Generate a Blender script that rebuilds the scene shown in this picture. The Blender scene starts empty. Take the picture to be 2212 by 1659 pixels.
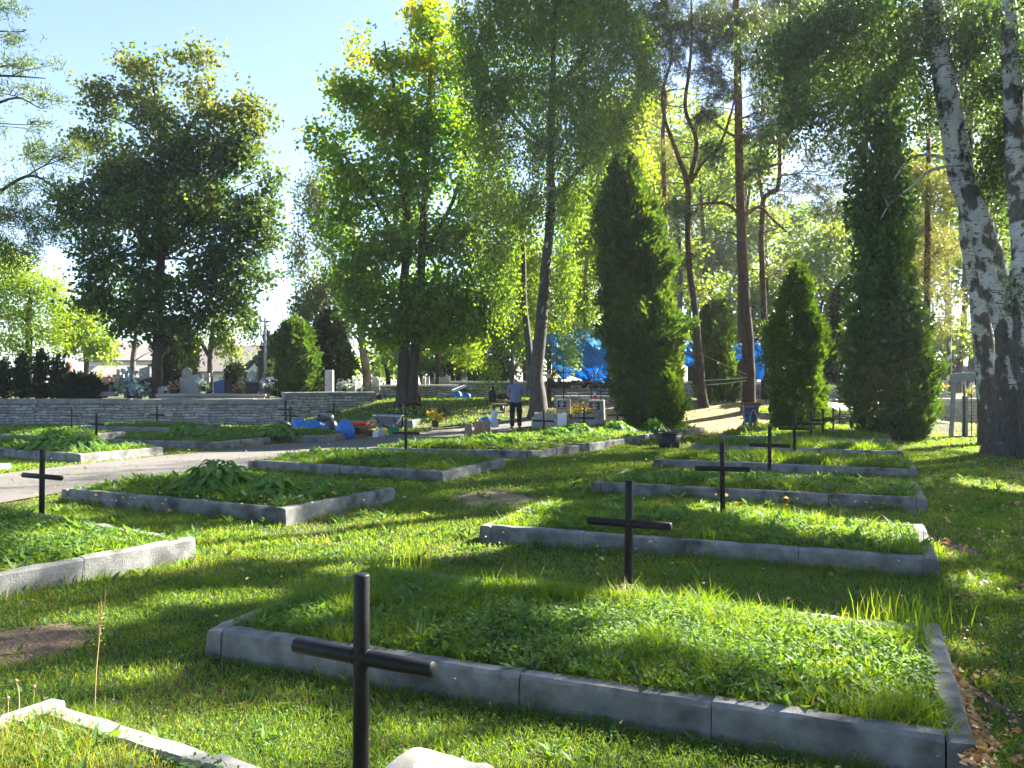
import bpy, math, random
import numpy as np
from mathutils import Vector, Matrix, noise as mnoise

scene = bpy.context.scene
COL = scene.collection
# ------------------------------------------------------------------ camera, sky, sun, exposure
cam_d = bpy.data.cameras.new("camera"); cam = bpy.data.objects.new("camera", cam_d); COL.objects.link(cam)
CAMH = 1.6
cam.location = (0, 0, CAMH)
cam.rotation_euler = (math.radians(90 - 0.24), 0, 0)
cam_d.sensor_width = 36; cam_d.lens = 36 * 1780 / 2212
cam_d.clip_start = 0.05; cam_d.clip_end = 2000
scene.camera = cam
SUN_AZ, SUN_EL = math.radians(56), math.radians(35)
SUN = np.array([math.sin(SUN_AZ) * math.cos(SUN_EL), math.cos(SUN_AZ) * math.cos(SUN_EL), math.sin(SUN_EL)])
w = bpy.data.worlds.new("World"); scene.world = w; w.use_nodes = True
nt = w.node_tree; bg = nt.nodes['Background']
sky = nt.nodes.new('ShaderNodeTexSky'); sky.sky_type = 'NISHITA'; sky.sun_disc = False
sky.sun_elevation = SUN_EL; sky.sun_rotation = SUN_AZ
sky.air_density = 0.7; sky.dust_density = 0.4; sky.ozone_density = 1.0
bg.inputs['Strength'].default_value = 0.055
nt.links.new(sky.outputs[0], bg.inputs[0])
sd = bpy.data.lights.new("sun", 'SUN'); sd.energy = 4.7; sd.angle = math.radians(0.53); sd.color = (1.0, 0.93, 0.80)
so = bpy.data.objects.new("sun", sd); COL.objects.link(so)
so.rotation_euler = Vector(SUN).to_track_quat('Z', 'Y').to_euler(); so.location = (30, 30, 40)
vs = scene.view_settings; vs.view_transform = 'Standard'; vs.look = 'None'; vs.gamma = 1.0; vs.use_curve_mapping = False
vs.exposure = 2.92
scene.cycles.use_denoising = True
scene.cycles.max_bounces = 7; scene.cycles.diffuse_bounces = 4; scene.cycles.glossy_bounces = 2
scene.cycles.transmission_bounces = 5; scene.cycles.transparent_max_bounces = 4
scene.cycles.caustics_reflective = False; scene.cycles.caustics_refractive = False

# ------------------------------------------------------------------ helpers
rng = np.random.default_rng(7); random.seed(7)
F = 1780.0
def P(u, v, d): return np.array([(u - 1106) / F * d, d, CAMH - (v - 822) / F * d])
def sstep(a, b, x):
    t = np.clip((x - a) / (b - a), 0, 1); return t * t * (3 - 2 * t)
def zt(x, y):
    x = np.asarray(x, float); y = np.asarray(y, float)
    m = sstep(-9.0, -4.5, x) * (1 - sstep(11, 18, x))
    return 0.85 * sstep(25.3, 32.5, y) * m + 0.012 * np.sin(x * 1.7 + y * .6) * np.sin(y * 1.1 - x * .4)
def G(u, v, z=0.0):
    d = (CAMH - z) * F / (v - 822); return np.array([(u - 1106) / F * d, d, z])
def GT(u, v):
    """where the sight line through (u, v) meets the terrain"""
    ds = np.linspace(2, 60, 3000); x = (u - 1106) / F * ds; z = CAMH - (v - 822) / F * ds
    k = np.argmax(z <= zt(x, ds)); return np.array([x[k], ds[k], float(zt(x[k], ds[k]))])
def ground(x, y): return float(zt(x, y))
def nrm(a): return a / (np.linalg.norm(a, axis=-1, keepdims=True) + 1e-9)

def link(o, parent=None, label=None, cat=None, group=None, kind=None):
    COL.objects.link(o)
    if parent is not None: o.parent = parent
    if label: o['label'] = label
    if cat: o['category'] = cat
    if group: o['group'] = group
    if kind: o['kind'] = kind
    return o
def thing(name, label, cat, loc=(0, 0, 0), rz=0, group=None):
    o = bpy.data.objects.new(name, None); o.location = [float(c) for c in loc]; o.rotation_euler = (0, 0, rz)
    o.empty_display_size = .1
    return link(o, None, label, cat, group)
def raw_mesh(name, V, Fs, mats=None, smooth=False, mi=None):
    """V (n,3), Fs a list of int arrays (m,k)"""
    me = bpy.data.meshes.new(name)
    V = np.asarray(V, np.float32); Fs = [np.asarray(f, np.int32) for f in (Fs if isinstance(Fs, list) else [Fs]) if len(f)]
    me.vertices.add(len(V)); me.vertices.foreach_set('co', V.ravel())
    nl = sum(f.size for f in Fs); nf = sum(len(f) for f in Fs)
    me.loops.add(nl); me.polygons.add(nf)
    me.loops.foreach_set('vertex_index', np.concatenate([f.ravel() for f in Fs]))
    tot = np.concatenate([np.full(len(f), f.shape[1], np.int32) for f in Fs])
    me.polygons.foreach_set('loop_start', (np.cumsum(tot) - tot).astype(np.int32))
    try: me.polygons.foreach_set('loop_total', tot)
    except Exception: pass
    me.polygons.foreach_set('use_smooth', np.full(nf, bool(smooth)))
    if mi is not None: me.polygons.foreach_set('material_index', np.asarray(mi, np.int32))
    for m in (mats if isinstance(mats, (list, tuple)) else [mats]):
        if m: me.materials.append(m)
    me.update(calc_edges=True); me.validate()
    return me
def ob(name, me, parent=None, **k): return link(bpy.data.objects.new(name, me), parent, **k)

class MB:
    """collects simple solids into one mesh"""
    def __init__(s): s.v = []; s.q = []; s.t = []; s.n = 0; s.qm = []; s.tm = []
    def add(s, V, quads=(), tris=(), mi=0):
        V = np.asarray(V, float); s.v.append(V)
        if len(quads): s.q.append(np.asarray(quads, int) + s.n); s.qm.append(np.full(len(quads), mi))
        if len(tris): s.t.append(np.asarray(tris, int) + s.n); s.tm.append(np.full(len(tris), mi))
        s.n += len(V); return s
    def box(s, c, size, rz=0, taper=1.0, rot=None, mi=0):
        x, y, z = np.array(size) / 2.0
        V = np.array([[-x, -y, -z], [x, -y, -z], [x, y, -z], [-x, y, -z], [-x * taper, -y * taper, z], [x * taper, -y * taper, z], [x * taper, y * taper, z], [-x * taper, y * taper, z]])
        R = np.array(Matrix.Rotation(rz, 3, 'Z')) if rot is None else np.array(rot)
        return s.add(V @ R.T + np.array(c), [[3, 2, 1, 0], [4, 5, 6, 7], [0, 1, 5, 4], [1, 2, 6, 5], [2, 3, 7, 6], [3, 0, 4, 7]], mi=mi)
    def tube(s, pts, rad, k=8, cap=True, mi=0):
        pts = np.asarray(pts, float); n = len(pts); rad = np.broadcast_to(np.asarray(rad, float), (n,))
        t = nrm(np.gradient(pts, axis=0)); ax = pts[-1] - pts[0]; ax = ax / (np.linalg.norm(ax) + 1e-9)
        ref = np.array([1, 0, 0.]) if abs(ax[0]) < .7 else np.array([0, 0, 1.])
        a = nrm(np.cross(t, ref)); b = np.cross(t, a)
        th = np.linspace(0, 2 * math.pi, k, endpoint=False)
        V = pts[:, None] + rad[:, None, None] * (np.cos(th)[None, :, None] * a[:, None] + np.sin(th)[None, :, None] * b[:, None])
        V = V.reshape(-1, 3); i = np.arange(n - 1)[:, None] * k; j = np.arange(k)[None]; j2 = (j + 1) % k
        Q = np.stack([i + j, i + j2, i + k + j2, i + k + j], -1).reshape(-1, 4)
        T = []
        if cap:
            V = np.vstack([V, pts[0], pts[-1]]); jj = np.arange(k); j3 = (jj + 1) % k
            T = np.vstack([np.stack([np.full(k, n * k), j3, jj], -1), np.stack([np.full(k, n * k + 1), (n - 1) * k + jj, (n - 1) * k + j3], -1)])
        return s.add(V, Q, T, mi)
    def lathe(s, prof, c=(0, 0, 0), k=20, sx=1, sy=1, lump=0, seed=0, rz=0, mi=0, pleat=0):
        """prof: (r, z) list from the bottom up"""
        prof = np.array(prof, float); n = len(prof); th = np.linspace(0, 2 * math.pi, k, endpoint=False)
        V = np.zeros((n, k, 3)); V[..., 0] = prof[:, :1] * np.cos(th) * sx; V[..., 1] = prof[:, :1] * np.sin(th) * sy; V[..., 2] = prof[:, 1:]
        if pleat: V[..., :2] *= (1 + pleat * np.sin(th * 6 + prof[:, 1:] * 2.2 + seed) + pleat * .6 * np.sin(th * 11 - prof[:, 1:] * 3))[..., None]
        V = V.reshape(-1, 3)
        if lump:
            V = V + lump * np.array([mnoise.noise_vector(Vector(p * 6.0) + Vector((seed * 7.1, 0, 0))) for p in V]) + 1.2 * lump * np.array([mnoise.noise_vector(Vector(p * 2.6) + Vector((0, seed * 5.1, 0))) for p in V])
        R = np.array(Matrix.Rotation(rz, 3, 'Z')); V = V @ R.T
        i = np.arange(n - 1)[:, None] * k; j = np.arange(k)[None]; j2 = (j + 1) % k
        Q = np.stack([i + j, i + j2, i + k + j2, i + k + j], -1).reshape(-1, 4)
        return s.add(V + np.array(c), Q, mi=mi)
    def build(s, name, mat, parent=None, smooth=False, bevel=0, **kw):
        q = np.vstack(s.q) if s.q else np.zeros((0, 4), int); t = np.vstack(s.t) if s.t else np.zeros((0, 3), int)
        mi = np.concatenate((s.qm or []) + (s.tm or []))
        o = ob(name, raw_mesh(name, np.vstack(s.v), [q, t], mat, smooth, mi), parent, **kw)
        if bevel:
            m = o.modifiers.new('bevel', 'BEVEL'); m.width = bevel; m.segments = 2; m.limit_method = 'ANGLE'
        return o
def spline(pts, n=8):
    """Catmull-Rom through rows of any width"""
    p = np.asarray(pts, float); p = np.vstack([2 * p[0] - p[1], p, 2 * p[-1] - p[-2]]); out = []
    for i in range(1, len(p) - 2):
        t = np.linspace(0, 1, n, endpoint=False)[:, None]
        out.append(.5 * (2 * p[i] + (p[i + 1] - p[i - 1]) * t + (2 * p[i - 1] - 5 * p[i] + 4 * p[i + 1] - p[i + 2]) * t ** 2 + (3 * p[i] - p[i - 1] - 3 * p[i + 1] + p[i + 2]) * t ** 3))
    return np.vstack(out + [p[-2:-1]])
def dup(root, loc=None, rz=None):
    r = root.copy(); COL.objects.link(r)
    if loc is not None: r.location = [float(c) for c in loc]
    if rz is not None: r.rotation_euler = (0, 0, rz)
    for ch in list(root.children):
        c = ch.copy(); COL.objects.link(c); c.parent = r
        for g in ch.children:
            d = g.copy(); COL.objects.link(d); d.parent = c
    return r

# ------------------------------------------------------------------ materials
def _n(t, kind, **k):
    n = t.nodes.new(kind)
    for a, b in k.items(): setattr(n, a, b)
    return n
def mat(name, c1, c2=None, scale=8.0, rough=.7, bump=0.0, bscale=None, spec=.3, metal=0.0, stops=None, stretch=(1, 1, 1), detail=6, c3=None, s3=1.2, trans=0):
    m = bpy.data.materials.new(name); m.use_nodes = True; t = m.node_tree; b = t.nodes['Principled BSDF']
    b.inputs['Roughness'].default_value = rough; b.inputs['Metallic'].default_value = metal; b.inputs['Specular IOR Level'].default_value = spec
    geo = _n(t, 'ShaderNodeNewGeometry'); mp = _n(t, 'ShaderNodeMapping'); mp.inputs['Scale'].default_value = stretch
    t.links.new(geo.outputs['Position'], mp.inputs[0])
    c2 = c2 or tuple(x * .75 for x in c1)
    nz = _n(t, 'ShaderNodeTexNoise'); nz.inputs['Scale'].default_value = scale; nz.inputs['Detail'].default_value = detail; nz.inputs['Roughness'].default_value = .62
    t.links.new(mp.outputs[0], nz.inputs['Vector'])
    rp = _n(t, 'ShaderNodeValToRGB'); rp.color_ramp.elements[0].position = (stops or (.35, .65))[0]; rp.color_ramp.elements[1].position = (stops or (.35, .65))[1]
    rp.color_ramp.elements[0].color = (*c2, 1); rp.color_ramp.elements[1].color = (*c1, 1)
    t.links.new(nz.outputs[0], rp.inputs[0]); colout = rp.outputs[0]
    if c3:
        n3 = _n(t, 'ShaderNodeTexNoise'); n3.inputs['Scale'].default_value = s3; n3.inputs['Detail'].default_value = 5; t.links.new(mp.outputs[0], n3.inputs['Vector'])
        r3 = _n(t, 'ShaderNodeValToRGB'); r3.color_ramp.elements[0].position = .5; r3.color_ramp.elements[1].position = .68; t.links.new(n3.outputs[0], r3.inputs[0])
        mx = _n(t, 'ShaderNodeMixRGB'); mx.inputs[2].default_value = (*c3, 1); t.links.new(r3.outputs[0], mx.inputs[0]); t.links.new(colout, mx.inputs[1]); colout = mx.outputs[0]
    t.links.new(colout, b.inputs['Base Color'])
    if bump:
        bn = _n(t, 'ShaderNodeTexNoise'); bn.inputs['Scale'].default_value = bscale or scale * 3; bn.inputs['Detail'].default_value = 5
        t.links.new(mp.outputs[0], bn.inputs['Vector'])
        bp = _n(t, 'ShaderNodeBump'); bp.inputs['Strength'].default_value = bump; bp.inputs['Distance'].default_value = .03
        t.links.new(bn.outputs[0], bp.inputs['Height']); t.links.new(bp.outputs[0], b.inputs['Normal'])
    if trans:
        tr = _n(t, 'ShaderNodeBsdfTranslucent'); t.links.new(colout, tr.inputs[0]); mx2 = _n(t, 'ShaderNodeMixShader'); mx2.inputs[0].default_value = trans
        t.links.new(b.outputs[0], mx2.inputs[1]); t.links.new(tr.outputs[0], mx2.inputs[2]); t.links.new(mx2.outputs[0], t.nodes['Material Output'].inputs[0])
    return m
LEAFK = 1.35
def leafmat(name, cols, trans=.42, tmul=(1.9, 1.75, .55), nscale=.55, rough=.45, gloss=.35, mixn=.5, top=None):
    """cols: list of (pos, rgb) chosen per leaf (island) and per clump (noise)"""
    m = bpy.data.materials.new(name); m.use_nodes = True; t = m.node_tree; b = t.nodes['Principled BSDF']
    geo = _n(t, 'ShaderNodeNewGeometry'); nz = _n(t, 'ShaderNodeTexNoise'); nz.inputs['Scale'].default_value = nscale; nz.inputs['Detail'].default_value = 3
    t.links.new(geo.outputs['Position'], nz.inputs['Vector'])
    mr = _n(t, 'ShaderNodeMapRange'); mr.inputs[1].default_value = .25; mr.inputs[2].default_value = .75; t.links.new(nz.outputs[0], mr.inputs[0])
    mx = _n(t, 'ShaderNodeMath', operation='MULTIPLY'); mx.inputs[1].default_value = 1 - mixn; t.links.new(geo.outputs['Random Per Island'], mx.inputs[0])
    ma = _n(t, 'ShaderNodeMath', operation='MULTIPLY_ADD'); ma.inputs[1].default_value = mixn; t.links.new(mr.outputs[0], ma.inputs[0]); t.links.new(mx.outputs[0], ma.inputs[2])
    if top:      # autumn colour comes in from the treetop
        sx = _n(t, 'ShaderNodeSeparateXYZ'); t.links.new(geo.outputs['Position'], sx.inputs[0]); m2 = _n(t, 'ShaderNodeMapRange'); m2.inputs[1].default_value = top[0]; m2.inputs[2].default_value = top[1]; m2.inputs[3].default_value = top[2]; m2.inputs[4].default_value = top[3]; t.links.new(sx.outputs[2], m2.inputs[0])
        a2 = _n(t, 'ShaderNodeMath', operation='ADD'); t.links.new(ma.outputs[0], a2.inputs[0]); t.links.new(m2.outputs[0], a2.inputs[1]); ma = a2
    rp = _n(t, 'ShaderNodeValToRGB'); e = rp.color_ramp.elements
    while len(e) < len(cols): e.new(.5)
    for k, (p, c) in enumerate(cols): e[k].position = p; e[k].color = (*[min(.85, x * LEAFK) for x in c], 1)
    t.links.new(ma.outputs[0], rp.inputs[0]); t.links.new(rp.outputs[0], b.inputs['Base Color'])
    b.inputs['Roughness'].default_value = rough; b.inputs['Specular IOR Level'].default_value = gloss
    vm = _n(t, 'ShaderNodeVectorMath', operation='MULTIPLY'); vm.inputs[1].default_value = tmul; t.links.new(rp.outputs[0], vm.inputs[0])
    tr = _n(t, 'ShaderNodeBsdfTranslucent'); t.links.new(vm.outputs[0], tr.inputs[0])
    ms = _n(t, 'ShaderNodeMixShader'); ms.inputs[0].default_value = trans; t.links.new(b.outputs[0], ms.inputs[1]); t.links.new(tr.outputs[0], ms.inputs[2])
    t.links.new(ms.outputs[0], t.nodes['Material Output'].inputs[0])
    return m
def birchmat(name, dark_to=2.2, dark=.24, lo=.52):
    m = bpy.data.materials.new(name); m.use_nodes = True; t = m.node_tree; b = t.nodes['Principled BSDF']; b.inputs['Roughness'].default_value = .8
    geo = _n(t, 'ShaderNodeNewGeometry')
    def nz(sc, st, d=4):
        mp = _n(t, 'ShaderNodeMapping'); mp.inputs['Scale'].default_value = st; t.links.new(geo.outputs['Position'], mp.inputs[0])
        n = _n(t, 'ShaderNodeTexNoise'); n.inputs['Scale'].default_value = sc; n.inputs['Detail'].default_value = d; t.links.new(mp.outputs[0], n.inputs['Vector']); return n
    def ramp(n, a, c, ca=(0, 0, 0), cb=(1, 1, 1)):
        r = _n(t, 'ShaderNodeValToRGB'); r.color_ramp.elements[0].position = a; r.color_ramp.elements[1].position = c
        r.color_ramp.elements[0].color = (*ca, 1); r.color_ramp.elements[1].color = (*cb, 1); t.links.new(n, r.inputs[0]); return r.outputs[0]
    base = ramp(nz(3, (1, 1, 1)).outputs[0], .3, .7, (.33, .32, .31), (.56, .55, .53))
    len_ = ramp(nz(6, (1, 1, 5), 3).outputs[0], .585, .63)
    big = nz(3.3, (1.25, 1.25, .8), 5)
    sx = _n(t, 'ShaderNodeSeparateXYZ'); t.links.new(geo.outputs['Position'], sx.inputs[0])
    mr = _n(t, 'ShaderNodeMapRange'); mr.inputs[1].default_value = 0; mr.inputs[2].default_value = dark_to; mr.inputs[3].default_value = dark; mr.inputs[4].default_value = 0; t.links.new(sx.outputs[2], mr.inputs[0])
    ad = _n(t, 'ShaderNodeMath', operation='ADD'); t.links.new(big.outputs[0], ad.inputs[0]); t.links.new(mr.outputs[0], ad.inputs[1])
    bigm = ramp(ad.outputs[0], lo, lo + .07)
    mxm = _n(t, 'ShaderNodeMath', operation='MAXIMUM'); t.links.new(len_, mxm.inputs[0]); t.links.new(bigm, mxm.inputs[1])
    dk = ramp(nz(14, (1, 1, .5)).outputs[0], .3, .7, (.018, .016, .015), (.075, .068, .06))
    mx = _n(t, 'ShaderNodeMixRGB'); t.links.new(mxm.outputs[0], mx.inputs[0]); t.links.new(base, mx.inputs[1]); t.links.new(dk, mx.inputs[2]); t.links.new(mx.outputs[0], b.inputs['Base Color'])
    bp = _n(t, 'ShaderNodeBump'); bp.inputs['Strength'].default_value = .6; bp.inputs['Distance'].default_value = .04; bp.invert = True
    t.links.new(mxm.outputs[0], bp.inputs['Height']); t.links.new(bp.outputs[0], b.inputs['Normal'])
    return m
def pinemat(name, z0=4.5, z1=10):
    m = mat(name, (.070, .050, .038), (.024, .018, .016), 9, .9, 1.0, 14, stretch=(1, 1, .28)); t = m.node_tree; b = t.nodes['Principled BSDF']
    lk = [l for l in t.links if l.to_socket == b.inputs['Base Color']][0]; src = lk.from_socket
    geo = _n(t, 'ShaderNodeNewGeometry'); sx = _n(t, 'ShaderNodeSeparateXYZ'); t.links.new(geo.outputs['Position'], sx.inputs[0])
    mr = _n(t, 'ShaderNodeMapRange'); mr.inputs[1].default_value = z0; mr.inputs[2].default_value = z1; t.links.new(sx.outputs[2], mr.inputs[0])
    nz = _n(t, 'ShaderNodeTexNoise'); nz.inputs['Scale'].default_value = 7; r = _n(t, 'ShaderNodeValToRGB'); t.links.new(geo.outputs['Position'], nz.inputs['Vector']); t.links.new(nz.outputs[0], r.inputs[0])
    r.color_ramp.elements[0].position = .3; r.color_ramp.elements[1].position = .7; r.color_ramp.elements[0].color = (.07, .032, .018, 1); r.color_ramp.elements[1].color = (.26, .12, .06, 1)
    mx = _n(t, 'ShaderNodeMixRGB'); t.links.new(mr.outputs[0], mx.inputs[0]); t.links.new(src, mx.inputs[1]); t.links.new(r.outputs[0], mx.inputs[2]); t.links.new(mx.outputs[0], b.inputs['Base Color'])
    return m
def stonewall(name, c1=(.40, .39, .38), c2=(.19, .19, .195), mortar=(.075, .075, .08), bw=.46, bh=.10):
    m = bpy.data.materials.new(name); m.use_nodes = True; t = m.node_tree; b = t.nodes['Principled BSDF']; b.inputs['Roughness'].default_value = .9
    geo = _n(t, 'ShaderNodeNewGeometry'); sx = _n(t, 'ShaderNodeSeparateXYZ'); t.links.new(geo.outputs['Position'], sx.inputs[0])
    ad = _n(t, 'ShaderNodeMath', operation='MULTIPLY_ADD'); ad.inputs[1].default_value = .8; t.links.new(sx.outputs[1], ad.inputs[0]); t.links.new(sx.outputs[0], ad.inputs[2])
    cb = _n(t, 'ShaderNodeCombineXYZ'); t.links.new(ad.outputs[0], cb.inputs[0]); t.links.new(sx.outputs[2], cb.inputs[1])
    nz = _n(t, 'ShaderNodeTexNoise'); nz.inputs['Scale'].default_value = 1.7; nz.inputs['Detail'].default_value = 4; t.links.new(cb.outputs[0], nz.inputs['Vector'])
    vm = _n(t, 'ShaderNodeVectorMath', operation='MULTIPLY_ADD'); vm.inputs[1].default_value = (.6, .17, 0); t.links.new(nz.outputs['Color'], vm.inputs[0]); t.links.new(cb.outputs[0], vm.inputs[2])
    br = _n(t, 'ShaderNodeTexBrick'); br.inputs['Scale'].default_value = 1; br.inputs['Brick Width'].default_value = bw; br.inputs['Row Height'].default_value = bh; br.inputs['Mortar Size'].default_value = .012
    br.inputs['Mortar Smooth'].default_value = .3; br.offset = .43; br.squash = 1.4; br.squash_frequency = 3
    br.inputs['Color1'].default_value = (*c1, 1); br.inputs['Color2'].default_value = (*c2, 1); br.inputs['Mortar'].default_value = (*mortar, 1); t.links.new(vm.outputs[0], br.inputs['Vector'])
    n2 = _n(t, 'ShaderNodeTexNoise'); n2.inputs['Scale'].default_value = 6; n2.inputs['Detail'].default_value = 6; t.links.new(geo.outputs['Position'], n2.inputs['Vector'])
    r2 = _n(t, 'ShaderNodeMapRange'); r2.inputs[1].default_value = .3; r2.inputs[2].default_value = .7; r2.inputs[3].default_value = .55; r2.inputs[4].default_value = 1.3; t.links.new(n2.outputs[0], r2.inputs[0])
    mu = _n(t, 'ShaderNodeMixRGB', blend_type='MULTIPLY'); mu.inputs[0].default_value = 1; t.links.new(br.outputs[0], mu.inputs[1]); t.links.new(r2.outputs[0], mu.inputs[2]); t.links.new(mu.outputs[0], b.inputs['Base Color'])
    bp = _n(t, 'ShaderNodeBump'); bp.inputs['Strength'].default_value = .9; bp.inputs['Distance'].default_value = .04; t.links.new(mu.outputs[0], bp.inputs['Height']); t.links.new(bp.outputs[0], b.inputs['Normal'])
    return m
M = {}
M['lawn'] = mat('lawn_soil', (.050, .075, .022), (.035, .040, .016), 3.5, .95, .8, 40, c3=(.11, .085, .045), s3=.9)
M['soil'] = mat('grave_soil', (.040, .058, .020), (.028, .030, .014), 6, .95, .8, 40)
M['clod'] = mat('dark_earth', (.075, .058, .045), (.03, .024, .02), 14, .95, 1.0, 50)
M['dry_ground'] = mat('dry_trodden_ground', (.34, .27, .14), (.20, .16, .08), 4, .95, .8, 40)
M['dirt'] = mat('bare_dirt', (.15, .105, .068), (.075, .052, .036), 9, .95, 1.0, 45)
M['gravel'] = mat('path_gravel', (.21, .195, .18), (.10, .098, .095), 55, .95, 1.0, 60, c3=(.15, .135, .12), s3=1.3, stops=(.3, .7))
M['concrete'] = mat('kerb_concrete', (.265, .262, .255), (.13, .13, .132), 6.5, .9, .3, 90, c3=(.07, .072, .066), s3=3.2, detail=10, stops=(.32, .62))
M['concrete2'] = mat('pale_concrete', (.36, .35, .335), (.25, .245, .24), 6, .85, .15, 60, c3=(.22, .215, .20), s3=2.2)
M['pale_path'] = mat('pale_paving', (.62, .60, .56), (.48, .47, .45), 5, .8)
M['black'] = mat('black_paint', (.014, .014, .017), (.008, .008, .010), 22, .5, .06, 60, spec=.22)
M['wall'] = stonewall('rubble_wall'); M['wall2'] = stonewall('sandstone_wall', (.50, .45, .36), (.36, .32, .26), (.2, .18, .15), .5, .11)
M['coping'] = mat('weathered_coping', (.30, .29, .27), (.17, .165, .16), 4, .9, .4)
M['coping_pale'] = mat('pale_coping', (.55, .53, .48), (.40, .385, .35), 4, .9, .3)
M['granite'] = mat('grey_granite', (.25, .26, .27), (.16, .165, .17), 60, .35, spec=.5)
M['blackstone'] = mat('black_granite', (.018, .019, .022), (.012, .012, .014), 60, .45, spec=.25)
M['bluestone'] = mat('blue_granite', (.035, .09, .26), (.02, .05, .16), 30, .4, spec=.3)
M['palestone'] = mat('pale_stone', (.48, .47, .43), (.34, .33, .31), 7, .8, .3)
M['blue_bag'] = mat('blue_plastic', (.02, .24, .70), (.015, .16, .56), 6, .28, .5, 16, spec=.5, trans=.25)
M['dark_bag'] = mat('dark_plastic', (.028, .026, .045), (.016, .015, .025), 6, .3, .5, 16, spec=.5)
M['white_bag'] = mat('white_woven_plastic', (.72, .74, .78), (.60, .62, .66), 8, .5, .4, 14, trans=.2)
M['clear_bag'] = mat('cloudy_plastic', (.42, .42, .44), (.30, .30, .32), 8, .3, .5, 14)
M['tarp'] = mat('blue_tarpaulin', (.03, .34, .74), (.02, .27, .64), 2.2, .38, .8, 4, spec=.45, trans=.5)
M['paper'] = mat('kraft_paper', (.33, .235, .155), (.26, .18, .12), 9, .85, .3, 18)
M['pale_paper'] = mat('pale_sack_paper', (.60, .56, .48), (.46, .43, .38), 6, .7, .35, 12, c3=(.34, .31, .27), s3=4)
M['white'] = mat('white_paint', (.80, .80, .80), (.70, .70, .70), 10, .5)
M['cream'] = mat('cream_render', (.72, .67, .58), (.62, .57, .49), 3, .9)
M['wht_render'] = mat('white_render', (.78, .76, .72), (.68, .66, .62), 3, .9)
M['glass'] = mat('window_glass', (.05, .06, .08), None, 2, .1, spec=.8)
M['roof_grey'] = mat('grey_roof', (.24, .21, .19), (.19, .17, .155), 10, .8, .4)
M['roof_dark'] = mat('dark_roof', (.05, .06, .09), (.035, .04, .06), 10, .7, .4)
M['roof_red'] = mat('red_roof', (.36, .09, .07), (.26, .06, .05), 10, .8, .4)
M['red'] = mat('red_paint', (.42, .055, .035), (.30, .035, .022), 14, .45, spec=.5)
M['steel'] = mat('grey_steel', (.30, .32, .35), (.22, .235, .26), 10, .45, metal=.4)
M['grey_paint'] = mat('grey_blue_paint', (.24, .27, .33), (.17, .19, .24), 8, .55)
M['green_pl'] = mat('green_plastic', (.02, .26, .12), (.015, .20, .09), 8, .4)
M['black_pl'] = mat('black_plastic', (.022, .023, .026), (.014, .014, .016), 10, .45, c3=(.05, .048, .045), s3=7)
M['blue_paint'] = mat('worn_blue_paint', (.06, .10, .34), (.04, .06, .20), 9, .5, c3=(.16, .16, .2), s3=6)
M['teal'] = mat('teal_paint', (.10, .24, .30), (.07, .18, .23), 9, .5)
M['rust'] = mat('rusty_board', (.24, .11, .075), (.16, .07, .05), 11, .85)
M['wood'] = mat('worn_wood', (.36, .28, .19), (.22, .17, .12), 10, .85, stretch=(1, 1, .3))
M['darkwood'] = mat('dark_timber', (.055, .045, .04), (.03, .026, .024), 10, .85)
M['brick'] = mat('fired_brick', (.30, .13, .08), (.19, .08, .05), 12, .9, .4)
M['yellow'] = mat('yellow_cloth', (.80, .50, .02), (.68, .40, .02), 8, .7)
M['rope'] = mat('rope_fibre', (.55, .38, .20), (.42, .28, .15), 30, .8)
M['skin'] = mat('skin', (.46, .25, .18), (.40, .21, .15), 12, .5, spec=.35)
M['shirt'] = mat('grey_blue_shirt', (.15, .185, .29), (.115, .145, .24), 7, .9, .3, 20)
M['trousers'] = mat('navy_trousers', (.014, .016, .026), (.010, .011, .018), 9, .85, .3, 22)
M['shoe'] = mat('dark_shoe', (.05, .038, .03), None, 9, .6)
M['flag_red'] = mat('red_cloth', (.62, .02, .04), None, 8, .7)
M['bark'] = mat('dark_bark', (.075, .060, .048), (.030, .025, .021), 8, .95, 1.0, 14, stretch=(1, 1, .3))
M['bark_grey'] = mat('grey_bark', (.17, .15, .13), (.075, .066, .058), 8, .95, .9, 14, stretch=(1, 1, .35))
M['bark_pale'] = mat('pale_peeling_bark', (.42, .36, .29), (.17, .10, .07), 5, .9, .7, 14, stretch=(1, 1, .35))
M['birch'] = birchmat('birch_bark', 3.4, .24, .50); M['birch_far'] = birchmat('slender_birch_bark', 4.5); M['birch_dark'] = birchmat('dark_birch_bark', 10, .24, .42); M['pinebark'] = pinemat('pine_bark')
L = {}
g = lambda *c: tuple(c)
L['maple'] = leafmat('maple_leaves', [(.0, g(.028, .062, .026)), (.45, g(.046, .090, .026)), (.68, g(.095, .125, .026)), (.9, g(.13, .12, .028)), (1, g(.17, .11, .035))], .42, (2.1, 1.9, .45), top=(6, 14, -.25, .10))
L['chest'] = leafmat('chestnut_leaves', [(.0, g(.034, .088, .018)), (.42, g(.058, .135, .018)), (.68, g(.12, .18, .018)), (.86, g(.20, .17, .016)), (1, g(.27, .19, .018))], .62, (2.5, 2.2, .3), top=(5, 15, -.15, .12))
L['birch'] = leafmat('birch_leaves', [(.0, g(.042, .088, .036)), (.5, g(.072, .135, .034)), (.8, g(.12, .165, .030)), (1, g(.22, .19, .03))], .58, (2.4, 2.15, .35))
L['birchs'] = leafmat('shade_toned_birch_leaves', [(.0, g(.026, .062, .030)), (.5, g(.046, .092, .030)), (.85, g(.075, .12, .03)), (1, g(.19, .17, .03))], .34, (1.8, 1.7, .45))  # darker copy of the birch leaves, crown shade put into the colour
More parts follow.
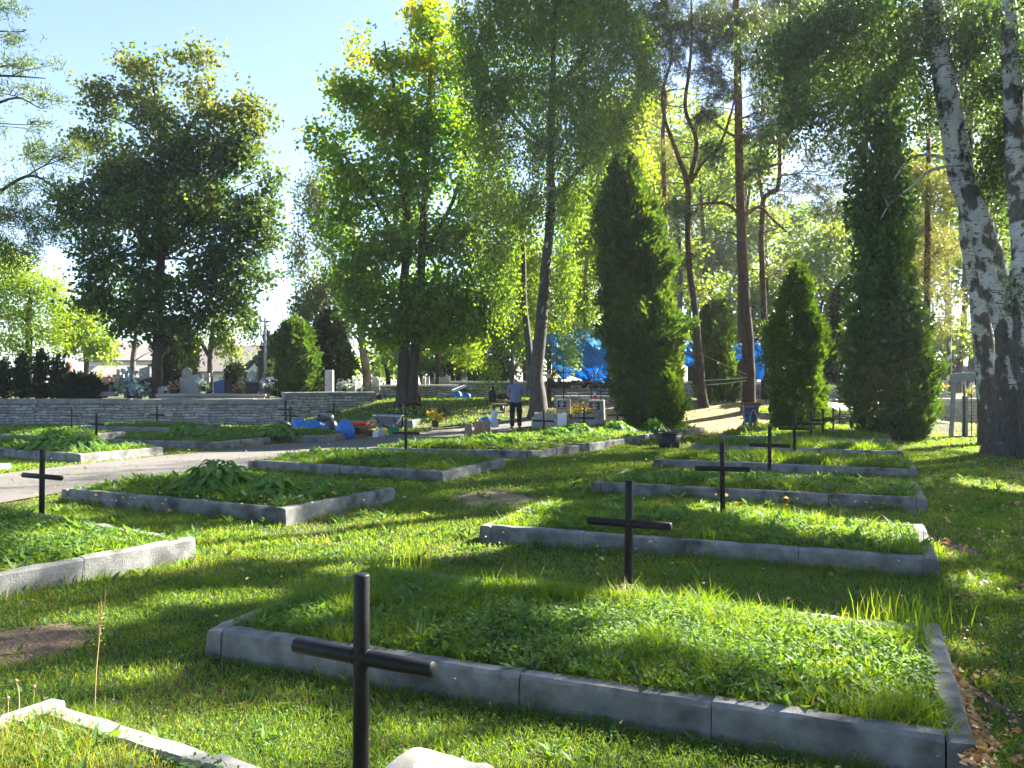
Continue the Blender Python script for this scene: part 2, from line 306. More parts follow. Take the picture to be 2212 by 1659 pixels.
L['birchy'] = leafmat('yellowing_birch_leaves', [(.0, g(.05, .10, .02)), (.5, g(.09, .15, .02)), (.85, g(.17, .19, .025)), (1, g(.26, .20, .03))], .6, (2.4, 2.1, .3))
L['pale'] = leafmat('pale_birch_leaves', [(.0, g(.055, .085, .045)), (.6, g(.095, .125, .05)), (1, g(.20, .19, .06))], .4, (1.6, 1.6, .6))
L['lime'] = leafmat('lime_green_leaves', [(.0, g(.09, .16, .012)), (.5, g(.15, .23, .014)), (1, g(.24, .28, .02))], .45, (1.7, 1.6, .4))
L['larch'] = leafmat('larch_needles', [(.0, g(.035, .070, .030)), (.5, g(.065, .11, .032)), (.85, g(.13, .16, .03)), (1, g(.2, .15, .03))], .4)
L['pine'] = leafmat('pine_needles', [(.0, g(.028, .050, .026)), (.5, g(.050, .078, .030)), (.82, g(.085, .10, .034)), (1, g(.14, .085, .035))], .28, (1.7, 1.6, .6))
L['pineo'] = leafmat('olive_pine_needles', [(.0, g(.07, .085, .03)), (.5, g(.12, .135, .036)), (1, g(.19, .16, .045))], .38, (1.7, 1.6, .6))
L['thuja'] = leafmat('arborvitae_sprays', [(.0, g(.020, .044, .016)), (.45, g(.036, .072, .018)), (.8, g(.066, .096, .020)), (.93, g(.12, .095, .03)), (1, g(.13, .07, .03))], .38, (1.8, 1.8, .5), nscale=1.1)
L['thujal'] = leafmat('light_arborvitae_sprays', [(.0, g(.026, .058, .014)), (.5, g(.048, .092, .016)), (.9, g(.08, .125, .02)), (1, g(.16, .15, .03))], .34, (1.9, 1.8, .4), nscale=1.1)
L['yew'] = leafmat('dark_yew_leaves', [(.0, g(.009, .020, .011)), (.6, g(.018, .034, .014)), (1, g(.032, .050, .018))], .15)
L['ivy'] = leafmat('ivy_leaves', [(.0, g(.022, .060, .022)), (.6, g(.038, .092, .024)), (1, g(.08, .14, .03))], .38)
L['wood'] = leafmat('woodland_leaves', [(.0, g(.045, .085, .022)), (.4, g(.08, .135, .022)), (.75, g(.14, .19, .024)), (1, g(.21, .20, .03))], .5, nscale=.25, mixn=.65)
L['grass'] = leafmat('grass_blades', [(.0, g(.036, .086, .014)), (.4, g(.062, .135, .016)), (.75, g(.11, .17, .020)), (.93, g(.17, .18, .03)), (1, g(.26, .20, .09))], .55, (2.5, 2.05, .25), nscale=1.4, mixn=.45)
L['dry'] = leafmat('drying_grass_blades', [(.0, g(.10, .115, .02)), (.5, g(.22, .20, .05)), (1, g(.36, .29, .13))], .35, (1.5, 1.4, .6), nscale=1.4)
L['weed'] = leafmat('broad_weed_leaves', [(.0, g(.05, .11, .028)), (.5, g(.08, .155, .04)), (.9, g(.12, .20, .06)), (1, g(.22, .22, .07))], .42, (1.9, 1.75, .45), nscale=2, gloss=.3, rough=.6)
L['hosta'] = leafmat('rosette_leaves', [(.0, g(.05, .14, .02)), (.6, g(.09, .19, .024)), (1, g(.18, .21, .03))], .45, (1.7, 1.6, .4), nscale=1.5, gloss=.45)
L['fallen'] = leafmat('fallen_leaves', [(.0, g(.20, .10, .04)), (.5, g(.38, .22, .09)), (.8, g(.50, .36, .16)), (1, g(.55, .40, .05))], .2, (1.2, 1.1, .8), nscale=4)
LEAFK = 1.0
def fl(name, c, c2=None): return leafmat(name, [(0, c), (1, c2 or tuple(x * .7 for x in c))], .25, (1.2, 1.2, 1.2), nscale=6)
L['fl_white'] = fl('white_petals', (.80, .80, .78)); L['fl_pink'] = fl('pink_petals', (.62, .24, .26)); L['fl_blue'] = fl('blue_petals', (.22, .34, .46), (.34, .46, .50)); L['fl_yellow'] = fl('yellow_petals', (.80, .55, .03)); L['fl_red'] = fl('red_petals', (.5, .05, .06))
# ------------------------------------------------------------------ the ground
def grid_mesh(name, xs, ys, zf, m):
    X, Y = np.meshgrid(xs, ys); V = np.stack([X, Y, zf(X, Y)], -1).reshape(-1, 3); nx = len(xs)
    i = np.arange(len(ys) - 1)[:, None] * nx; j = np.arange(nx - 1)[None]
    return raw_mesh(name, V, np.stack([i + j, i + j + 1, i + nx + j + 1, i + nx + j], -1).reshape(-1, 4), m, True)
xs = np.concatenate([np.linspace(-120, -42, 6), np.arange(-40, 40, .5), np.linspace(42, 120, 6)])
ys = np.concatenate([np.linspace(-60, -6, 5), np.arange(-5, 44, .4), np.linspace(46, 190, 10)])
ob('lawn', grid_mesh('lawn', xs, ys, zt, M['lawn']), kind='structure')
PATH_N = [(-900, 1290), (-300, 1150), (0, 1092), (150, 1064), (300, 1046), (520, 1018), (660, 998), (790, 979), (880, 966), (985, 950), (1150, 937), (1230, 934)]
PATH_F = [(-900, 1098), (-300, 1048), (0, 1026), (150, 1009), (350, 987), (460, 976), (585, 962), (690, 957), (755, 951), (880, 937), (1000, 921), (1150, 914), (1230, 917)]
def curve_pts(l, n=60):
    p = np.array([GT(u, v)[:2] if v < 1000 else G(u, v)[:2] for u, v in l]); s = np.concatenate([[0], np.cumsum(np.linalg.norm(np.diff(p, axis=0), axis=1))])
    t = np.linspace(0, s[-1], n); return np.stack([np.interp(t, s, p[:, 0]), np.interp(t, s, p[:, 1])], 1)
pn, pf = curve_pts(PATH_N), curve_pts(PATH_F)
def strip(name, A, B, m, lift=.006, k=8):
    t = np.linspace(0, 1, k)[None, :, None]; Q = A[:, None] * (1 - t) + B[:, None] * t
    Z = zt(Q[..., 0], Q[..., 1]) + lift; V = np.concatenate([Q, Z[..., None]], -1).reshape(-1, 3); n = len(A)
    i = np.arange(n - 1)[:, None] * k; j = np.arange(k - 1)[None]
    return raw_mesh(name, V, np.stack([i + j, i + k + j, i + k + j + 1, i + j + 1], -1).reshape(-1, 4), m, True)
ob('gravel_path', strip('gravel_path', pn, pf, M['gravel'], .022), kind='structure')
def in_poly(x, y, poly):
    poly = np.asarray(poly); c = np.zeros(np.shape(x), bool); n = len(poly)
    for i in range(n):
        x1, y1 = poly[i]; x2, y2 = poly[(i + 1) % n]
        c ^= ((y1 > y) != (y2 > y)) & (x < (x2 - x1) * (y - y1) / (y2 - y1 + 1e-12) + x1)
    return c
PATHPOLY = np.vstack([pn, pf[::-1]])
# bare patches of earth: centre and radii on the ground
DIRT = []
def dirt_patch(u, v, ru, rv, m='dirt', seed=0, rz=0.0):
    c = GT(u, v); rx = ru / F * c[1]; ry = abs(G(u, v - rv)[1] - G(u, v + rv)[1]) / 2 if v < 1e5 else 0
    th = np.linspace(0, 2 * math.pi, 40, endpoint=False)
    r = 1 + np.array([.45 * mnoise.noise(Vector((math.cos(t) * 1.3 + seed * 9, math.sin(t) * 1.3, seed))) + .3 * mnoise.noise(Vector((math.cos(t) * 4 + seed * 9, math.sin(t) * 4, seed))) for t in th])
    ring = np.stack([c[0] + rx * r * np.cos(th), c[1] + ry * r * np.sin(th)], 1); n = len(th)
    V = [[c[0], c[1], ground(c[0], c[1]) + .022]]
    for f in (.5, 1.0):
        q = np.array([c[:2]]) + (ring - c[:2]) * f; V += [[a, b, ground(a, b) + (.018 if f < 1 else -.008)] for a, b in q]
    k = np.arange(n); k2 = (k + 1) % n
    me = raw_mesh('bare_earth', V, [np.stack([1 + k, 1 + n + k, 1 + n + k2, 1 + k2], -1), np.stack([0 * k, 1 + k, 1 + k2], -1)], M[m], True)
    ob('bare_earth', me, kind='structure'); DIRT.append((c[0], c[1], rx, ry))
dirt_patch(1065, 1078, 105, 22, 'dry_ground', seed=1); dirt_patch(50, 1392, 165, 52, seed=2); dirt_patch(2068, 1185, 26, 30, seed=3); dirt_patch(2150, 1530, 22, 170, seed=4)
dirt_patch(1180, 918, 130, 5, 'gravel', 5)
R_ = np.array([(4.2, 23.2), (8.0, 22.8), (11.5, 24.0), (13.5, 26.5)]); F_ = np.array([(2.2, 31.0), (6.5, 31.8), (10.5, 32.2), (14.0, 31.5)])
ob('dry_ground', strip('dry_ground', spline(R_, 10), spline(F_, 10), M['dry_ground'], .008, 24), kind='structure')
# ------------------------------------------------------------------ graves
GR = []
def edge_kerb(p, q, h, wd, zb, ea=0, eb=0):
    """one kerb along p->q, its outer foot on that line, inner side to the left; ea/eb shorten the ends"""
    p = np.array(p, float); q = np.array(q, float); d = q - p; Ln = np.linalg.norm(d); d /= Ln; nn = np.array([-d[1], d[0]])
    mb = MB(); s0, s1 = ea, Ln - eb; k = max(1, int(round((s1 - s0) / 1.05))); cuts = np.linspace(s0, s1, k + 1)
    prof = np.array([(0, -.08), (.018, h - .018), (.034, h), (wd - .012, h), (wd, h - .012), (wd, -.08)])
    for a, b in zip(cuts[:-1], cuts[1:]):
        a += .003; b -= .003; dz = random.uniform(-.006, .006); do = random.uniform(-.004, .004); V = []; m = max(2, int((b - a) / .11)); n = len(prof)
        for s in np.linspace(a, b, m + 1):
            chip = random.random() < .10
            for i, (o, z) in enumerate(prof):
                j = (.004 if i in (1, 2, 3) else .002); o2 = o + do + random.uniform(-j, j); z2 = z + (dz + random.uniform(-j, j) if z > 0 else 0)
                if chip and i in (1, 2): o2 += random.uniform(.004, .014); z2 -= random.uniform(.003, .012)
                xy = p + d * s + nn * o2; V.append([xy[0], xy[1], zb + z2])
        mb.add(V, [[r * n + i, (r + 1) * n + i, (r + 1) * n + (i + 1) % n, r * n + (i + 1) % n] for r in range(m) for i in range(n)])
        mb.add(V[:n], [[0, 1, 4, 5], [1, 2, 3, 4]]); mb.add(V[-n:], [[5, 4, 1, 0], [4, 3, 2, 1]])
    return mb
def grave(label, FL, FR, BR, BL=None, h=.17, wd=.13, group='kerbed graves in the lawn', mound=.07, conc='concrete', group_on=True):
    FL, FR, BR = [np.array(p[:2], float) for p in (FL, FR, BR)]
    BL = FL + BR - FR if BL is None else np.array(BL[:2], float)
    c = (FL + FR + BR + BL) / 4; zb = float(np.mean([ground(*q) for q in (FL, FR, BR, BL)]))
    t = thing('grave', label, 'grave', (0, 0, 0), 0, group)
    C4 = [FL, FR, BR, BL]
    for i in range(4):
        full = i in (1, 3)
        o = edge_kerb(C4[i], C4[(i + 1) % 4], h, wd, zb, 0 if full else wd + .002, 0 if full else wd + .002).build('kerb', M[conc], t)
    ins = lambda s, tt: ((FL * (1 - s[..., None]) + FR * s[..., None]) * (1 - tt[..., None]) + (BL * (1 - s[..., None]) + BR * s[..., None]) * tt[..., None])
    es = wd * .9 / np.linalg.norm(FR - FL); et = wd * .9 / np.linalg.norm(BR - FR)
    def surf(s, tt):
        a = ins(es + s * (1 - 2 * es), et + tt * (1 - 2 * et))
        z = zb + h - .045 + mound * (np.sin(np.pi * s) * np.sin(np.pi * tt)) ** .5 + .02 * np.sin(a[..., 0] * 5 + a[..., 1] * 3) * np.sin(a[..., 1] * 4.1) * np.sin(np.pi * s) * np.sin(np.pi * tt)
        return np.concatenate([a, z[..., None]], -1)
    S, T = np.meshgrid(np.linspace(0, 1, 22), np.linspace(0, 1, 14)); V = surf(S, T).reshape(-1, 3)
    i = np.arange(13)[:, None] * 22; j = np.arange(21)[None]
    ob('soil', raw_mesh('soil', V, np.stack([i + j, i + j + 1, i + 23 + j, i + 22 + j], -1).reshape(-1, 4), M['soil'], True), t)
    GR.append(dict(t=t, poly=np.array(C4), surf=surf, c=c, area=np.linalg.norm(FR - FL) * np.linalg.norm(BR - FR), h=h, zb=zb))
    return t
A_ = np.array([.9205, -.391]); B_ = np.array([.391, .9205])
rowA = []
names = ['large grave bed nearest the camera, overgrown with clover, leaf litter on its right kerb',
         'second grave bed of the right row, with tall bright grass at its right end',
         'third grave bed of the right row, low shaded grass behind the second bed',
         'fourth grave bed of the right row, with yellow specks on its front kerb',
         'fifth grave bed of the right row, level with the black mortar tub',
         'sixth grave bed of the right row, only its right kerb end clearly visible',
         'seventh grave bed of the right row, low and shaded before the arborvitae',
         'last grave bed of the right row, at the foot of the dark wide arborvitae']
for k, (Ln, lab) in enumerate(zip((3.95, 4.1, 4.25, 4.35, 4.3, 4.2, 4.1, 4.0), names)):
    O = np.array([-1.79, 4.76]) + k * 3.62 * B_ + (0.10 * k * B_ if k < 3 else .25 * B_)
    grave(lab, O, O + Ln * A_, O + Ln * A_ + 1.74 * B_, mound=.05 if k == 0 else .06)
# row behind/below the camera: grave 0 bottom-left, then row B, then those beyond the path
bk = [G(105, 1508, .10), G(640, 1668, .10)]; d0 = nrm((bk[1] - bk[0])[:2]); n0 = np.array([d0[1], -d0[0]])
BLc = bk[0][:2]; BRc = BLc + d0 * 3.4
grave('low pale kerbed grave bed in the bottom left corner, sunlit yellowing grass', BLc + n0 * 1.9, BRc + n0 * 1.9, BRc, BLc, h=.10, mound=.03, conc='concrete2')
def gB(label, FL, FR, BR, ext=1.0, **k):
    FL, FR, BR = [G(*p)[:2] for p in (FL, FR, BR)]; BR = FR + (BR - FR) * ext; grave(label, FL, FR, BR, **k)
BR0 = G(425, 1210)[:2]; FR0 = np.array([-3.95, 5.70])
grave('sunlit grave bed cut off by the left picture edge, pale curved kerb side', FR0 + np.array([-3.2, 1.9]), FR0, BR0, BR0 + np.array([-3.1, 2.0]), h=.19, mound=.04)
gB('grave bed with a big leafy rosette plant, sunlit pale right kerb, beside the gravel path', (130, 1087), (618, 1136), (857, 1085), h=.19, mound=.12)
gB('shaded grave bed behind the rosette plant bed, dark front kerb', (534, 1017), (958, 1045), (1094, 1011), h=.19)
gB('grave bed in front of the three paper sacks, dark front kerb in shade', (784, 985), (1150, 993), (1240, 981), 1.15, h=.18, mound=.12)
gB('grave bed with pale green seedlings, short sunlit kerb end, third nearest the man', (995, 963), (1275, 976), (1339, 966), 1.2, h=.18, mound=.10)
gB('brightly sunlit grave bed next to the black mortar tub', (1080, 949), (1362, 961), (1412, 951), 1.1, h=.18, mound=.10)
gB('last small grave bed of the middle row, pale kerb end near the broken brick', (1235, 936), (1484, 940), (1508, 937), 1.7, h=.17)
gB('grave bed beyond the gravel path with a spreading rosette, cut by the left edge', (-150, 978), (175, 1003), (353, 985), h=.19, mound=.10)
gB('grave bed beyond the gravel path with a low broad leafy clump, long pale kerb', (224, 966), (463, 973), (585, 961), h=.19, mound=.10)
gB('grave bed beside the heap of blue sacks, pale kerb along the path', (545, 953), (690, 958), (748, 950), h=.19, mound=.10)
grave('grave bed by the stone wall at the left picture edge', (-15.2, 22.2), (-11.5, 21.1), (-10.7, 22.8), h=.19)
grave('white kerb corner of a bed at the left edge beside the gravel path', (-13.4, 14.6), (-9.6, 13.2), (-8.96, 14.76), h=.12, conc='concrete2', mound=.02)
grave('kerbed bed under the cross row on the shaded slope below the split trunk', (-6.2, 27.0), (-3.2, 26.6), (-3.0, 27.8), h=.16, mound=.04)
grave('kerbed bed at the foot of the stone wall behind the leafy clump', (-13.8, 26.2), (-10.2, 25.2), (-9.5, 26.8), h=.16, mound=.06)

# ------------------------------------------------------------------ lit zones (crown leaves are left out so the sun reaches the ground here), as ground ellipses seen at (u, v)
LIT = [(500, 1290, 150, 16), (250, 1335, 110, 18), (640, 1405, 60, 14), (330, 1455, 90, 20), (930, 1570, 110, 18), (150, 1250, 100, 14), (820, 1230, 110, 14), (1050, 1330, 90, 18), (1180, 1420, 70, 16), (1500, 1640, 110, 14), (2100, 1400, 30, 20), (1700, 1030, 110, 8), (1820, 990, 70, 6), (770, 1165, 380, 40), (1010, 1105, 220, 40), (1080, 1075, 140, 24), (260, 1205, 270, 40), (120, 1110, 170, 22), (690, 1082, 150, 22), (300, 1062, 110, 14), (1560, 1400, 330, 105), (1750, 1500, 220, 60), (1790, 1165, 230, 48), (1600, 1110, 110, 22),
       (180, 1620, 330, 90), (560, 1590, 240, 70), (1180, 1620, 190, 40), (940, 1650, 90, 30), (1450, 1475, 260, 30), (2160, 1265, 70, 26), (2150, 1050, 60, 14), (1190, 945, 220, 14), (1330, 948, 110, 12), (1420, 955, 120, 10), (1600, 905, 260, 34), (1500, 955, 110, 8), (1800, 890, 90, 26),
       (60, 1078, 130, 10), (640, 968, 160, 6), (440, 990, 130, 6), (1090, 922, 90, 7), (820, 890, 60, 8), (950, 886, 90, 6), (1000, 905, 60, 5), (1530, 1335, 200, 30), (1000, 1145, 120, 26), (2030, 1190, 30, 20), (2080, 925, 40, 7), (545, 905, 50, 8), (470, 1060, 140, 14), (880, 985, 120, 6)]
LITW = []
for u, v, ru, rv in LIT:
    c = GT(u, v); ry = (GT(u, v - rv)[1] - GT(u, v + rv)[1]) / 2
    LITW.append((c[0], c[1], ru / F * c[1], min(abs(ry), c[1] * .4), c[2]))
for u, v, d, r in ((1262, 790, 31.8, 1.3), (1225, 760, 32, .7), (1470, 745, 33, .8)):      # and on the tarpaulin
    c = P(u, v, d); LITW.append((c[0], c[1], r, r * .8, c[2]))
def sun_open(C):
    """True for points whose shadow falls in a sunlit zone"""
    hit = np.zeros(len(C), bool)
    for x, y, rx, ry, z in LITW:
        tt = np.maximum(C[:, 2] - z - .1, 0) / SUN[2]; px = C[:, 0] - SUN[0] * tt; py = C[:, 1] - SUN[1] * tt
        hit |= ((px - x) / rx) ** 2 + ((py - y) / ry) ** 2 < 1
    return hit & (C[:, 2] > 1.0)

# ------------------------------------------------------------------ grass
def blade_mesh(name, B, h, wd, lean, mats, mi=None, parent=None, **kw):
    n = len(B); az = rng.uniform(0, 2 * np.pi, n); ax = rng.uniform(0, 2 * np.pi, n)
    side = np.stack([np.cos(az), np.sin(az), 0 * az], 1) * (wd / 2)[:, None]
    ld = np.stack([np.cos(ax), np.sin(ax), 0 * ax], 1) * (lean * h)[:, None]; up = np.zeros((n, 3)); up[:, 2] = h
    m = B + up * .55 + ld * .35; tip = B + up * np.sqrt(np.clip(1 - (lean * .6) ** 2, .2, 1))[:, None] + ld
    V = np.stack([B - side, B + side, m - side * .8, m + side * .8, tip], 1).reshape(-1, 3); i = np.arange(n) * 5
    T = np.stack([np.stack([i, i + 1, i + 3], 1), np.stack([i, i + 3, i + 2], 1), np.stack([i + 2, i + 3, i + 4], 1)], 1).reshape(-1, 3)
    return V, T
def leaf_quads(C, axis, normal, Ln, Wd, fold=.12):
    s = nrm(np.cross(axis, normal)); nn = np.cross(s, axis); Ln = np.asarray(Ln)[:, None]; Wd = np.asarray(Wd)[:, None]
    return np.stack([C - axis * Ln * .5, C + s * Wd * .5 + nn * Wd * fold - axis * Ln * .05, C + axis * Ln * .5, C - s * Wd * .5 + nn * Wd * fold - axis * Ln * .05], 1).reshape(-1, 3)
def turf(name, B, h, wd, lean, LB, ls, dry=None, parent=None, ros=None, **kw):
    """grass blades at B and broad leaves at LB in one mesh"""
    V, T = blade_mesh(name, B, h, wd, lean, None); mi = np.zeros(len(T), int)
    if dry is not None: mi = np.repeat(np.where(dry, 2, 0), 3)
    n = len(LB)
    if n:
        ax = nrm(np.stack([rng.normal(size=n), rng.normal(size=n), rng.normal(size=n) * .35 + .15], 1)); nr = nrm(np.stack([rng.normal(size=n) * .45, rng.normal(size=n) * .45, np.ones(n)], 1))
        Q = leaf_quads(LB, ax, nr, ls, ls * rng.uniform(.5, .95, n)); i = np.arange(n) * 4 + len(V)
        V = np.vstack([V, Q]); T2 = np.concatenate([np.stack([i, i + 1, i + 2], 1), np.stack([i, i + 2, i + 3], 1)]); T = np.vstack([T, T2]); mi = np.concatenate([mi, np.full(len(T2), 1)])
    if ros is not None and len(ros):      # flat rosettes of long leaves
        k = 8; c = np.repeat(ros[:, :3], k, 0); m = len(c); az = rng.uniform(0, 2 * np.pi, m); el = rng.uniform(.05, .9, m); ax = np.stack([np.cos(az) * np.cos(el), np.sin(az) * np.cos(el), np.sin(el)], 1); l_ = np.repeat(ros[:, 3], k) * rng.uniform(.5, 1.15, m)
        Q = leaf_quads(c + ax * (l_ * .5)[:, None], ax, nrm(np.array([0, 0, 1.]) - ax * np.sin(el)[:, None] + rng.normal(size=(m, 3)) * .25), l_, l_ * rng.uniform(.2, .42, m)); i = np.arange(m) * 4 + len(V)
        V = np.vstack([V, Q]); T2 = np.concatenate([np.stack([i, i + 1, i + 2], 1), np.stack([i, i + 2, i + 3], 1)]); T = np.vstack([T, T2]); mi = np.concatenate([mi, np.full(len(T2), 1)])
    return ob(name, raw_mesh(name, V, T, [L['grass'], L['weed'], L['dry']], False, mi), parent, **kw)
def vnoise(x, y, s, seed=0):
    """cheap value noise"""
    r = np.random.default_rng(seed).random((64, 64)); X = x * s; Y = y * s; i = np.floor(X).astype(int); j = np.floor(Y).astype(int); fx = X - i; fy = Y - j
    fx = fx * fx * (3 - 2 * fx); fy = fy * fy * (3 - 2 * fy); a = lambda p, q: r[p % 64, q % 64]
    return (a(i, j) * (1 - fx) + a(i + 1, j) * fx) * (1 - fy) + (a(i, j + 1) * (1 - fx) + a(i + 1, j + 1) * fx) * fy
BINS = [(1.7, 4, 6200, .0040, .040), (4, 7, 3700, .0058, .042), (7, 12, 1700, .0092, .046), (12, 20, 600, .016, .055), (20, 36, 150, .028, .068)]
bb, hh, ww, lb, ls, dd_ = [], [], [], [], [], []
for y0, y1, dens, bw_, bh_ in BINS:
    xm = .66 * y1 + 1.2; n = int(2 * xm * (y1 - y0) * dens); x = rng.uniform(-xm, xm, n); y = rng.uniform(y0, y1, n)
    keep = np.abs(x) < .66 * y + 1.2
    for gq in GR:
        c = gq['c']; near = (np.abs(x - c[0]) < 3.2) & (np.abs(y - c[1]) < 3.2)
        keep[near] &= ~in_poly(x[near], y[near], gq['poly'])
    keep &= ~in_poly(x, y, PATHPOLY) | (rng.random(n) < .012)
    nz = vnoise(x, y, .55, 3); thin = sstep(.72, .9, vnoise(x, y, .45, 5)) * .55
    thin = np.maximum(thin, sstep(.02, 1.6, y - 23) * .62 * (x > 1)); thin = np.maximum(thin, .45 * sstep(0, .7, x - .51 * y - .9))
    for cx, cy, rx, ry in DIRT:
        q = ((x - cx) / rx) ** 2 + ((y - cy) / ry) ** 2; thin = np.maximum(thin, .97 * (1 - sstep(.25, 1.25, q * (.75 + .5 * vnoise(x, y, 2.3, 41)))))
    keep &= rng.random(n) > thin; keep &= (y < 29.6) | (x > -8); x, y, nz, thin = x[keep], y[keep], nz[keep], thin[keep]; n = len(x)
    tuft = vnoise(x, y, 3.1, 9); h = bh_ * rng.uniform(.55, 1.25, n) * (.55 + .75 * nz + .55 * sstep(.7, .95, tuft)) * (1 - .45 * thin)
    bb.append(np.stack([x, y, zt(x, y) + .004], 1)); hh.append(h); ww.append(np.full(n, bw_) * rng.uniform(.7, 1.3, n))
    dd_.append((rng.random(n) < .05 + .16 * sstep(.55, .85, vnoise(x, y, 1.9, 88)) + .40 * thin) | ((y > 22.5) & (x > 2) & (rng.random(n) < .93 * sstep(22, 24.5, y))))
    k = rng.random(n) < (.20 + .30 * sstep(.55, .8, vnoise(x, y, 1.1, 21))) * (thin < .3); lb.append(np.stack([x[k], y[k], zt(x[k], y[k]) + rng.uniform(.010, .042, k.sum())], 1)); ls.append(np.full(k.sum(), max(.014, bw_ * 2.4)) * rng.uniform(.6, 1.6, k.sum()))
for gi in range(min(len(GR), 16)):      # longer grass against the kerbs
    q = GR[gi]['poly']
    for e in range(4):
        a, b = q[e], q[(e + 1) % 4]; d_ = b - a; Ln = np.linalg.norm(d_); nn = np.array([d_[1], -d_[0]]) / Ln; m = int(Ln * 150); t_ = rng.random(m); o = a + d_ * t_[:, None] + nn * rng.uniform(.005, .07, m)[:, None]
        k = (vnoise(o[:, 0], o[:, 1], 2.2, 61) > .52) & ~in_poly(o[:, 0], o[:, 1], PATHPOLY); o = o[k]; m = len(o); dist = np.linalg.norm(o, axis=1); bb.append(np.stack([o[:, 0], o[:, 1], zt(o[:, 0], o[:, 1])], 1)); hh.append(rng.uniform(.05, .15, m)); ww.append(.0052 * np.clip(dist / 5, .9, 4)); dd_.append(rng.random(m) < .2)
n = 900; y = rng.uniform(2.2, 14, n); x = rng.uniform(-.62, .6, n) * y; k = ~in_poly(x, y, PATHPOLY)
for gq in GR: k &= ~in_poly(x, y, gq['poly'])
LR = np.stack([x, y, zt(x, y) + .008, rng.uniform(.06, .11, n) * np.clip(y / 6, .8, 1.6)], 1)[k]
turf('grass', np.vstack(bb), np.concatenate(hh), np.concatenate(ww), rng.uniform(.3, 1.35, sum(map(len, bb))), np.vstack(lb), np.concatenate(ls), np.concatenate(dd_), ros=LR, kind='stuff', label='short mown lawn grass between the graves', cat='grass')
for gi, gq in enumerate(GR):
    dist = np.linalg.norm(gq['c']); sc = float(np.clip(dist / 6.2, .55, 5)); dens = min(6500, 5200 / sc ** 1.75); n = int(gq['area'] * dens)
    s, t_ = rng.uniform(-.012, 1.012, n), rng.uniform(-.022, 1.03, n); B = gq['surf'](np.clip(s, 0, 1), np.clip(t_, 0, 1)) + np.concatenate([((s - np.clip(s, 0, 1))[:, None] * (gq['poly'][1] - gq['poly'][0]) + (t_ - np.clip(t_, 0, 1))[:, None] * (gq['poly'][3] - gq['poly'][0])) * .6, np.zeros((n, 1))], 1); tall = .4 + .95 * vnoise(B[:, 0], B[:, 1], 1.5, 31 + gi) + .9 * sstep(.70, .92, vnoise(B[:, 0], B[:, 1], 4, 5)) + .8 * (rng.random(n) < .05)
    h = (.074 if gi == 0 else .12 if 3 <= gi <= 7 else .070) * rng.uniform(.5, 1.25, n) * tall
    if gi == 0: h = h * (1 + .7 * sstep(.16, .0, s) * sstep(.1, .4, t_) + .4 * sstep(.45, .95, t_) * (1 - .5 * s))
    nl = int(n * (.55 if gi == 0 else .32)); s2, t2 = rng.random(nl), rng.random(nl); LB = gq['surf'](s2, t2); LB = LB[rng.random(nl) < .25 + 1.1 * sstep(.35, .75, vnoise(LB[:, 0], LB[:, 1], 1.3, 77 + gi))]
    nr_ = int(gq['area'] * (95 if gi == 0 else 34 / sc ** .5)); RS = gq['surf'](rng.random(nr_), rng.random(nr_)); RS = np.concatenate([RS + np.array([0, 0, .015]), (rng.uniform(.06, .15, nr_) * min(1.5, sc ** .5))[:, None]], 1)
    LB[:, 2] += rng.uniform(.02, .085, len(LB)); l = np.clip(.026 * sc ** .7, .018, .09) * rng.uniform(.6, 1.7, len(LB))
    turf('turf', B, h, .0056 * sc * rng.uniform(.7, 1.3, n), rng.uniform(.2, 1.05, n), LB, l, rng.random(n) < (.4 if gi == 8 else .05), gq['t'], ros=RS, kind='stuff')
